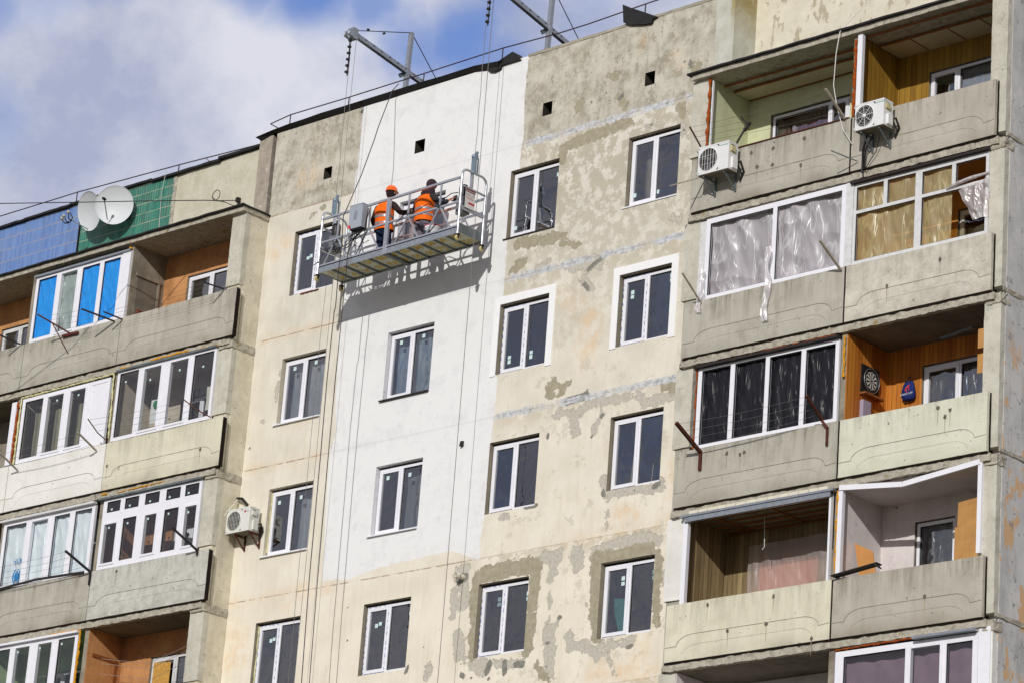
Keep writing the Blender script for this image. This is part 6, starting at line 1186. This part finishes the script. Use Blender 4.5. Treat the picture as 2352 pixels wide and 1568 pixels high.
# warning plate on the right end
zr = pz_(XR, ZB)
SGN = plain('sign_white',(222,218,214),.5,0,.4,.04); SRD = plain('sign_maroon',(112,34,44),.5,0,.4,.06); SR2 = plain('sign_red',(190,44,56),.5,0,.4,.06)
sp_ = MB().box(XR+.030,XR+.036,-1.07,-.80,zr+.57,zr+.97).build('warning_plate', SGN, P)
MB().box(XR+.0365,XR+.038,-1.07,-.80,zr+.90,zr+.97).build('plate_header', SRD, sp_)
text('ВНИМАНИЕ', .040, (XR+.0382,-1.055,zr+.915), (0,1,0), (0,0,1), SGN, sp_, ext=.0004)
text('КМП-120', .058, (XR+.0365,-1.055,zr+.83), (0,1,0), (0,0,1), plain('sign_grey',(110,116,120),.5), sp_, ext=.0004)
text('СТОП 20 МЕ\nГРУЗОПОДЪ', .032, (XR+.0365,-1.055,zr+.79), (0,1,0), (0,0,1), SR2, sp_, ext=.0004)
MB().box(XR+.0365,XR+.038,-.98,-.81,zr+.66,zr+.70).build('plate_stripe', SR2, sp_)
# ropes
def vrope(x, y, z0, z1, r, lab, mat=WIRE): 
    n_ = 14; P_ = [(x+.006*math.sin(i*1.7+x), y+.006*math.cos(i*2.1+x), z0+(z1-z0)*i/n_) for i in range(n_+1)]
    return cable('suspension_rope', P_, r, mat, lab, 'rope', 'platform ropes')
vrope(2.06, -.86, 3.6, -.02, .005, 'left rope from the left outrigger down to the platform hoist')
vrope(2.12, -.78, 3.6, GZ+.3, .0045, 'rope from the left outrigger running down past the left end of the platform')
vrope(5.90, -.86, 3.7, .10, .0055, 'rope from the right outrigger down to the right hoist')
vrope(5.97, -.78, 3.7, GZ+.3, .0065, 'rope from the right outrigger running past the platform down the white wall')
cable('suspension_rope', [(2.0,-.84,-1.7),(1.97,-.84,-3),(1.99,-.83,-8),(2.0,-.82,-12),(2.0,-.82,GZ+.2)], .0045, WIRE, 'thin pale rope tail hanging below the left end of the platform', 'rope', 'platform ropes')
cable('power_cable', [at(*Pe(1265,705), -.15), at(*Pe(1210,765), -.2), at(*Pe(1090,1080), -.9), at(*Pd(1060,0), -1.0), at(*Pd(950,300), -1.15), at(*Pd(820,600), -1.26), at(*Pd(800,640), -1.26), at(*Pd(785,900), -1.28), at(*Pd(760,1100), -1.28), at(*Pd(735,1400), -1.26), at(*Pk(925,0), -1.25), at(*Pk(865,560), -1.25), at(*Pk(810,1200), -1.25), at(*Pm(715,700), -1.25), at(*Pm(650,1568), -1.25), at(*Pm(600,2300), -1.25)], .0095, CABLE, 'thick black cable slanting from the roof to the platform and on down')
cable('power_cable', [(3.2,-1.22,-1.12), at(*Pd(870,860), -1.22), at(*Pd(835,960), -1.24), at(*Pd(820,1150), -1.24), at(*Pd(800,1330), -1.22), at(*Pk(992,0), -1.22), at(*Pk(935,560), -1.22), at(*Pk(880,1150), -1.22), at(*Pm(785,700), -1.22), at(*Pm(716,1568), -1.22), at(*Pm(660,2300), -1.22)], .009, CABLE, 'thick black cable hanging from the control box down the wall, right of two')
# bucket
bk = thing('paint_bucket', 'white plastic bucket with a red rim on the right half of the platform', 'bucket', (5.02,-.98,-1.60))
MB().rings([(5.02,-.98,-1.607,.125,.125),(5.02,-.98,-1.34,.150,.150),(5.02,-.98,-1.33,.158,.158),(5.02,-.98,-1.30,.158,.158),(5.02,-.98,-1.295,.14,.14),(5.02,-.98,-1.60,.11,.11)],26).build('bucket_body', plain('bucket_white',(232,232,236),.45,0,.5,.05), bk)
MB().tube([(5.02+.156*math.cos(t),-.98+.156*math.sin(t),-1.292) for t in [2*math.pi*i/26 for i in range(27)]],.010,6).build('rim', plain('rim_red',(206,40,70),.5), bk)
MB().box(4.93,5.0,-1.132,-1.126,-1.46,-1.40).box(5.02,5.10,-1.134,-1.128,-1.46,-1.41).build('print', plain('print_dark',(50,54,70),.6), bk)
# ------------------------------------------------------------------ the two workers
SKIN = plain('skin', (196,138,110), .6, 0, .35, .12, 14); ORV = plain('hi_vis_orange', (255,112,12), .75, 0, .2, .08, 7, .25, 14); SLV = plain('reflective_tape', (150,138,142), .35, .1, .6, .1)
def skin(name, nodes, edges, mat, parent, sub=2, root=0):
    me = bpy.data.meshes.new(name); me.from_pydata([n_[0] for n_ in nodes], edges, []); o = bpy.data.objects.new(name, me); COL.objects.link(o); me.materials.append(mat)
    sk = o.modifiers.new('skin', 'SKIN'); sk.use_smooth_shade = True; sk.branch_smoothing = .3
    if not me.skin_vertices: 
        try: me.attributes.new('skin', 'FLOAT', 'POINT')
        except Exception: pass
    if len(me.skin_vertices) == 0: raise RuntimeError('no skin layer')
    for i, n_ in enumerate(nodes):
        r_ = n_[1]; me.skin_vertices[0].data[i].radius = (r_, r_) if isinstance(r_, (int, float)) else r_
        me.skin_vertices[0].data[i].use_root = i == root
    ss = o.modifiers.new('sub', 'SUBSURF'); ss.levels = sub; ss.render_levels = sub
    dg = bpy.context.evaluated_depsgraph_get(); dg.update(); nm_ = bpy.data.meshes.new_from_object(o.evaluated_get(dg)); o.modifiers.clear(); o.data = nm_; nm_.materials.clear(); nm_.materials.append(mat)
    if parent: adopt(o, parent)
    return o
def worker(label, J, jacket, trous, hat, tw):
    H, C_, Nk, Hd = map(Vector, (J['hip'], J['chest'], J['neck'], J['head'])); base = Vector((H.x, H.y, J['footL'][2]))
    o = thing('person', label, 'person', base); V = Vector
    sh = {s: V(J['sh'+s]) for s in 'LR'}; el = {s: V(J['el'+s]) for s in 'LR'}; ha = {s: V(J['ha'+s]) for s in 'LR'}; kn = {s: V(J['kn'+s]) for s in 'LR'}; ft = {s: V(J['foot'+s]) for s in 'LR'}; hp = {'L': H+V((-.085,0,-.02)), 'R': H+V((.085,0,-.02))}
    nodes = [(H, .10), (H+(C_-H)*.5, .11), (C_, .12), (Nk, .050), (Hd-V((0,0,.06)), .065), (Hd, .088), (Hd+V((0,0,.07)), .070)]; ed = [(0,1),(1,2),(2,3),(3,4),(4,5),(5,6)]
    nodes.append((Hd+V((tw*.02,.085,-.03)), .018)); ed.append((5, len(nodes)-1))        # nose
    for s in 'LR':
        k = len(nodes); nodes += [(sh[s], .055), (el[s], .040), (ha[s]-(ha[s]-el[s]).normalized()*.05, .026), (ha[s], .030)]; ed += [(2,k),(k,k+1),(k+1,k+2),(k+2,k+3)]
        d = (ha[s]-el[s]).normalized(); side = d.cross(V((0,0,1))).normalized(); upv = side.cross(d)
        for i, (off, ln) in enumerate(((-.028,.062),(-.010,.074),(.010,.070),(.028,.055))):
            kk = len(nodes); nodes += [(ha[s]+side*off+d*.035, .0095), (ha[s]+side*off+d*(.035+ln*.5)-upv*.006, .0085), (ha[s]+side*off*.95+d*(.03+ln*.85)-upv*.028, .0075)]; ed += [(k+3,kk),(kk,kk+1),(kk+1,kk+2)]
        kk = len(nodes); nodes += [(ha[s]-side*.035+d*.0-upv*.01, .011), (ha[s]-side*.045+d*.035-upv*.022, .009)]; ed += [(k+3,kk),(kk,kk+1)]
        k = len(nodes); nodes += [(hp[s], .085), (kn[s], .055), (ft[s]+V((0,0,.08)), .038), (ft[s]+V((0,.10,.03)), .032)]; ed += [(0,k),(k,k+1),(k+1,k+2),(k+2,k+3)]
    skin('body', nodes, ed, SKIN, o)
    # jacket: torso and sleeves; trousers; boots
    nj = [(H+V((0,0,-.02)), (.165,.12)), (H+(C_-H)*.5, (.165,.125)), (C_, (.175,.13)), (Nk-V((0,0,.02)), (.085,.08))]; ej = [(0,1),(1,2),(2,3)]
    for s in 'LR': k = len(nj); nj += [(sh[s], .078), (sh[s]+(el[s]-sh[s])*.5, .066), (el[s], .060), (el[s]+(ha[s]-el[s])*.5, .050), (ha[s]-(ha[s]-el[s]).normalized()*.07, .044)]; ej += [(2,k)]+[(k+i,k+i+1) for i in range(4)]
    skin('jacket', nj, ej, jacket, o)
    ntr = [(H+V((0,0,.03)), (.15,.115))]; et = []
    for s in 'LR': k = len(ntr); ntr += [(hp[s]+V((0,0,-.06)), .105), (kn[s]+(hp[s]-kn[s])*.4, .090), (kn[s], .076), (ft[s]+V((0,0,.22)), .066), (ft[s]+V((0,0,.07)), .066)]; et += [(0,k)]+[(k+i,k+i+1) for i in range(4)]
    skin('trousers', ntr, et, trous, o)
    for s in 'LR': m_ = MB(); m_.rings([(ft[s].x,ft[s].y+.05,ft[s].z+.0,.05,.13),(ft[s].x,ft[s].y+.05,ft[s].z+.05,.05,.125),(ft[s].x,ft[s].y+.02,ft[s].z+.09,.045,.08),(ft[s].x,ft[s].y,ft[s].z+.14,.045,.05)],14); m_.build('boot', BLACK, o)
    # vest
    up = (C_-H); def_ = lambda t, rx, ry: (H.x+up.x*t, H.y+up.y*t, H.z+up.z*t, rx, ry)
    prof = [(-.14,.218,.165),(.0,.212,.167),(.25,.204,.165),(.5,.208,.167),(.75,.217,.171),(1.0,.224,.170)]
    rs = [def_(*p) for p in prof]; T_ = (Nk-C_)
    rs += [(C_.x+T_.x*.35, C_.y+T_.y*.35, C_.z+T_.z*.35, .200, .145), (C_.x+T_.x*.65, C_.y+T_.y*.65, C_.z+T_.z*.65, .150, .115), (C_.x+T_.x*.9, C_.y+T_.y*.9, C_.z+T_.z*.9, .095, .088)]
    m_ = MB().rings(rs, 40, cap=False).jit(.012, 6); m_.build('vest', ORV, o)
    for t0 in (.12, .47):
        m_ = MB(); rr = []
        for t in (t0, t0+.13):
            i = max(j for j in range(len(prof)) if prof[j][0] <= t); a, b2 = prof[i], prof[min(i+1, len(prof)-1)]; f = (t-a[0])/max(b2[0]-a[0], 1e-6); rr.append(def_(t, a[1]+(b2[1]-a[1])*f+.0045, a[2]+(b2[2]-a[2])*f+.0045))
        m_.rings(rr, 40, cap=False)
        for i, v in enumerate(m_.v):                     # the same folds as the cloth beneath
            p = V(v); n1 = mn.noise_vector(p*6)+.5*mn.noise_vector(p*18.6); m_.v[i] = tuple(p+n1*.012)
        m_.build('reflective_stripe', SLV, o)
    for sx in (-.035, .035):
        m_ = MB(); e_ = Hd+V((sx, .082, .012)); m_.lathe(e_, (0,1,0), [(0,.010),(.009,.007),(.011,0)], 10); m_.build('eye', BLACK, o)
    MB().tube([Hd+V((-.022,.085,-.055)), Hd+V((0,.092,-.058)), Hd+V((.022,.085,-.055))], .005, 5).build('mouth', plain('lip', (150,86,76), .6), o)
    for sx in (-1, 1): MB().rings([(Hd.x+sx*.088,Hd.y,Hd.z-.03,.008,.015),(Hd.x+sx*.094,Hd.y,Hd.z,.010,.022),(Hd.x+sx*.092,Hd.y,Hd.z+.028,.007,.014)],8).build('ear', SKIN, o)
    if hat == 'helmet':
        HO = plain('helmet_orange', (255,104,20), .35, 0, .5, .03)
        m_ = MB().rings([(Hd.x+.005,Hd.y+.01,Hd.z+.030,.125,.150),(Hd.x,Hd.y,Hd.z+.036,.112,.128),(Hd.x,Hd.y,Hd.z+.075,.110,.124),(Hd.x,Hd.y,Hd.z+.115,.098,.110),(Hd.x,Hd.y,Hd.z+.148,.070,.080),(Hd.x,Hd.y,Hd.z+.163,.030,.035),(Hd.x,Hd.y,Hd.z+.165,.005,.005)],28); m_.tube([(Hd.x,Hd.y-.10,Hd.z+.10),(Hd.x,Hd.y-.05,Hd.z+.155),(Hd.x,Hd.y+.05,Hd.z+.157),(Hd.x,Hd.y+.1,Hd.z+.11)],.012,6); m_.build('helmet', HO, o)
        MB().rings([(Hd.x,Hd.y-.012,Hd.z-.085,.070,.075),(Hd.x,Hd.y-.012,Hd.z-.03,.096,.100),(Hd.x,Hd.y-.010,Hd.z+.05,.100,.104)],20).build('hair', plain('dark_hair',(38,26,26),.9), o)
    else:
        HB = plain('dark_hood', (66,52,58), .95, 0, .1, .25, 20)
        MB().rings([(Hd.x,Hd.y-.005,Hd.z-.01,.100,.106),(Hd.x,Hd.y-.005,Hd.z+.05,.105,.112),(Hd.x,Hd.y,Hd.z+.10,.090,.098),(Hd.x,Hd.y,Hd.z+.135,.055,.06),(Hd.x,Hd.y,Hd.z+.148,.01,.01)],24).jit(.005,12).build('knitted_cap', HB, o)
        MB().rings([(Nk.x-.02,Nk.y-.02,Nk.z-.10,.150,.125),(Nk.x-.01,Nk.y-.03,Nk.z-.02,.155,.130),(Nk.x,Nk.y-.02,Nk.z+.05,.125,.120),(Nk.x+.01,Nk.y-.01,Nk.z+.09,.095,.10)],24).jit(.012,9).build('hood', HB, o)
    return o
JK = plain('dark_brown_jacket', (58,44,44), .9, 0, .1, .25, 12, .3, 10); JN = plain('navy_jeans', (40,50,76), .9, 0, .1, .3, 12, .3, 14); TG = plain('grey_work_trousers', (124,114,126), .9, 0, .1, .2, 10, .4, 10); JK2 = plain('charcoal_jacket', (60,56,58), .9, 0, .1, .2, 12, .3, 10)
ZD = -1.665
w1 = worker('worker in orange helmet, orange vest and dark jeans, left of two on the platform', dict(hip=(3.47,-.80,-.93), chest=(3.43,-.80,-.52), neck=(3.50,-.77,-.32), head=(3.54,-.75,-.175), shL=(3.25,-.80,-.44), shR=(3.66,-.80,-.44),
   elL=(3.17,-.84,-.72), haL=(3.19,-.74,-.90), elR=(3.93,-.82,-.70), haR=(4.19,-.66,-.66), knL=(3.37,-.77,-1.26), knR=(3.58,-.77,-1.26), footL=(3.35,-.80,-1.638), footR=(3.58,-.80,-1.636)), JK, JN, 'helmet', .3)
w2 = worker('worker in dark knitted cap, orange vest and grey trousers, right of two on the platform', dict(hip=(4.56,-.80,-.98), chest=(4.56,-.80,-.60), neck=(4.64,-.78,-.40), head=(4.66,-.75,-.27), shL=(4.36,-.80,-.52), shR=(4.78,-.80,-.52),
   elL=(4.22,-.74,-.80), haL=(4.24,-.56,-.62), elR=(4.98,-.78,-.74), haR=(5.06,-.58,-.56), knL=(4.48,-.76,-1.34), knR=(4.70,-.76,-1.34), footL=(4.46,-.80,-1.617), footR=(4.70,-.80,-1.612)), JK2, TG, 'cap', -.2)
# a small trowel held by the right worker, and the pipe stub in the wall
tr = MB(); tr.tube([(5.055,-.56,-.60),(5.07,-.50,-.56)], .012, 7).box(5.02,5.13,-.485,-.48,-.58,-.46); tag(tr.build('trowel', DSTEEL, loc=(5.06,-.5,-.6)), 'dark trowel in the raised right hand of the worker in the cap', 'trowel')
q = at(*Pm(2010,680), 0); m_ = MB(); m_.lathe((q.x,.02,q.z), (-.12,-1,.04), [(.055,0),(.055,.22),(.045,.22),(.045,.05),(0,.05)], 18)
tag(m_.build('vent_pipe', plain('cream_pipe',(206,200,184),.6,0,.3,.2), loc=(q.x,0,q.z)), 'short cream pipe stub sticking out below the white paint', 'pipe')
q = at(*Pk(2005,1100), 0); m_ = MB(); m_.rbox(q.x-.03,q.x+.03,-.06,.01,q.z-.06,q.z+.04,.03).jit(.012,16); tag(m_.build('wall_hook', DSTEEL, loc=(q.x,0,q.z)), 'small dark hook or stub in the middle of the white wall', 'hook')
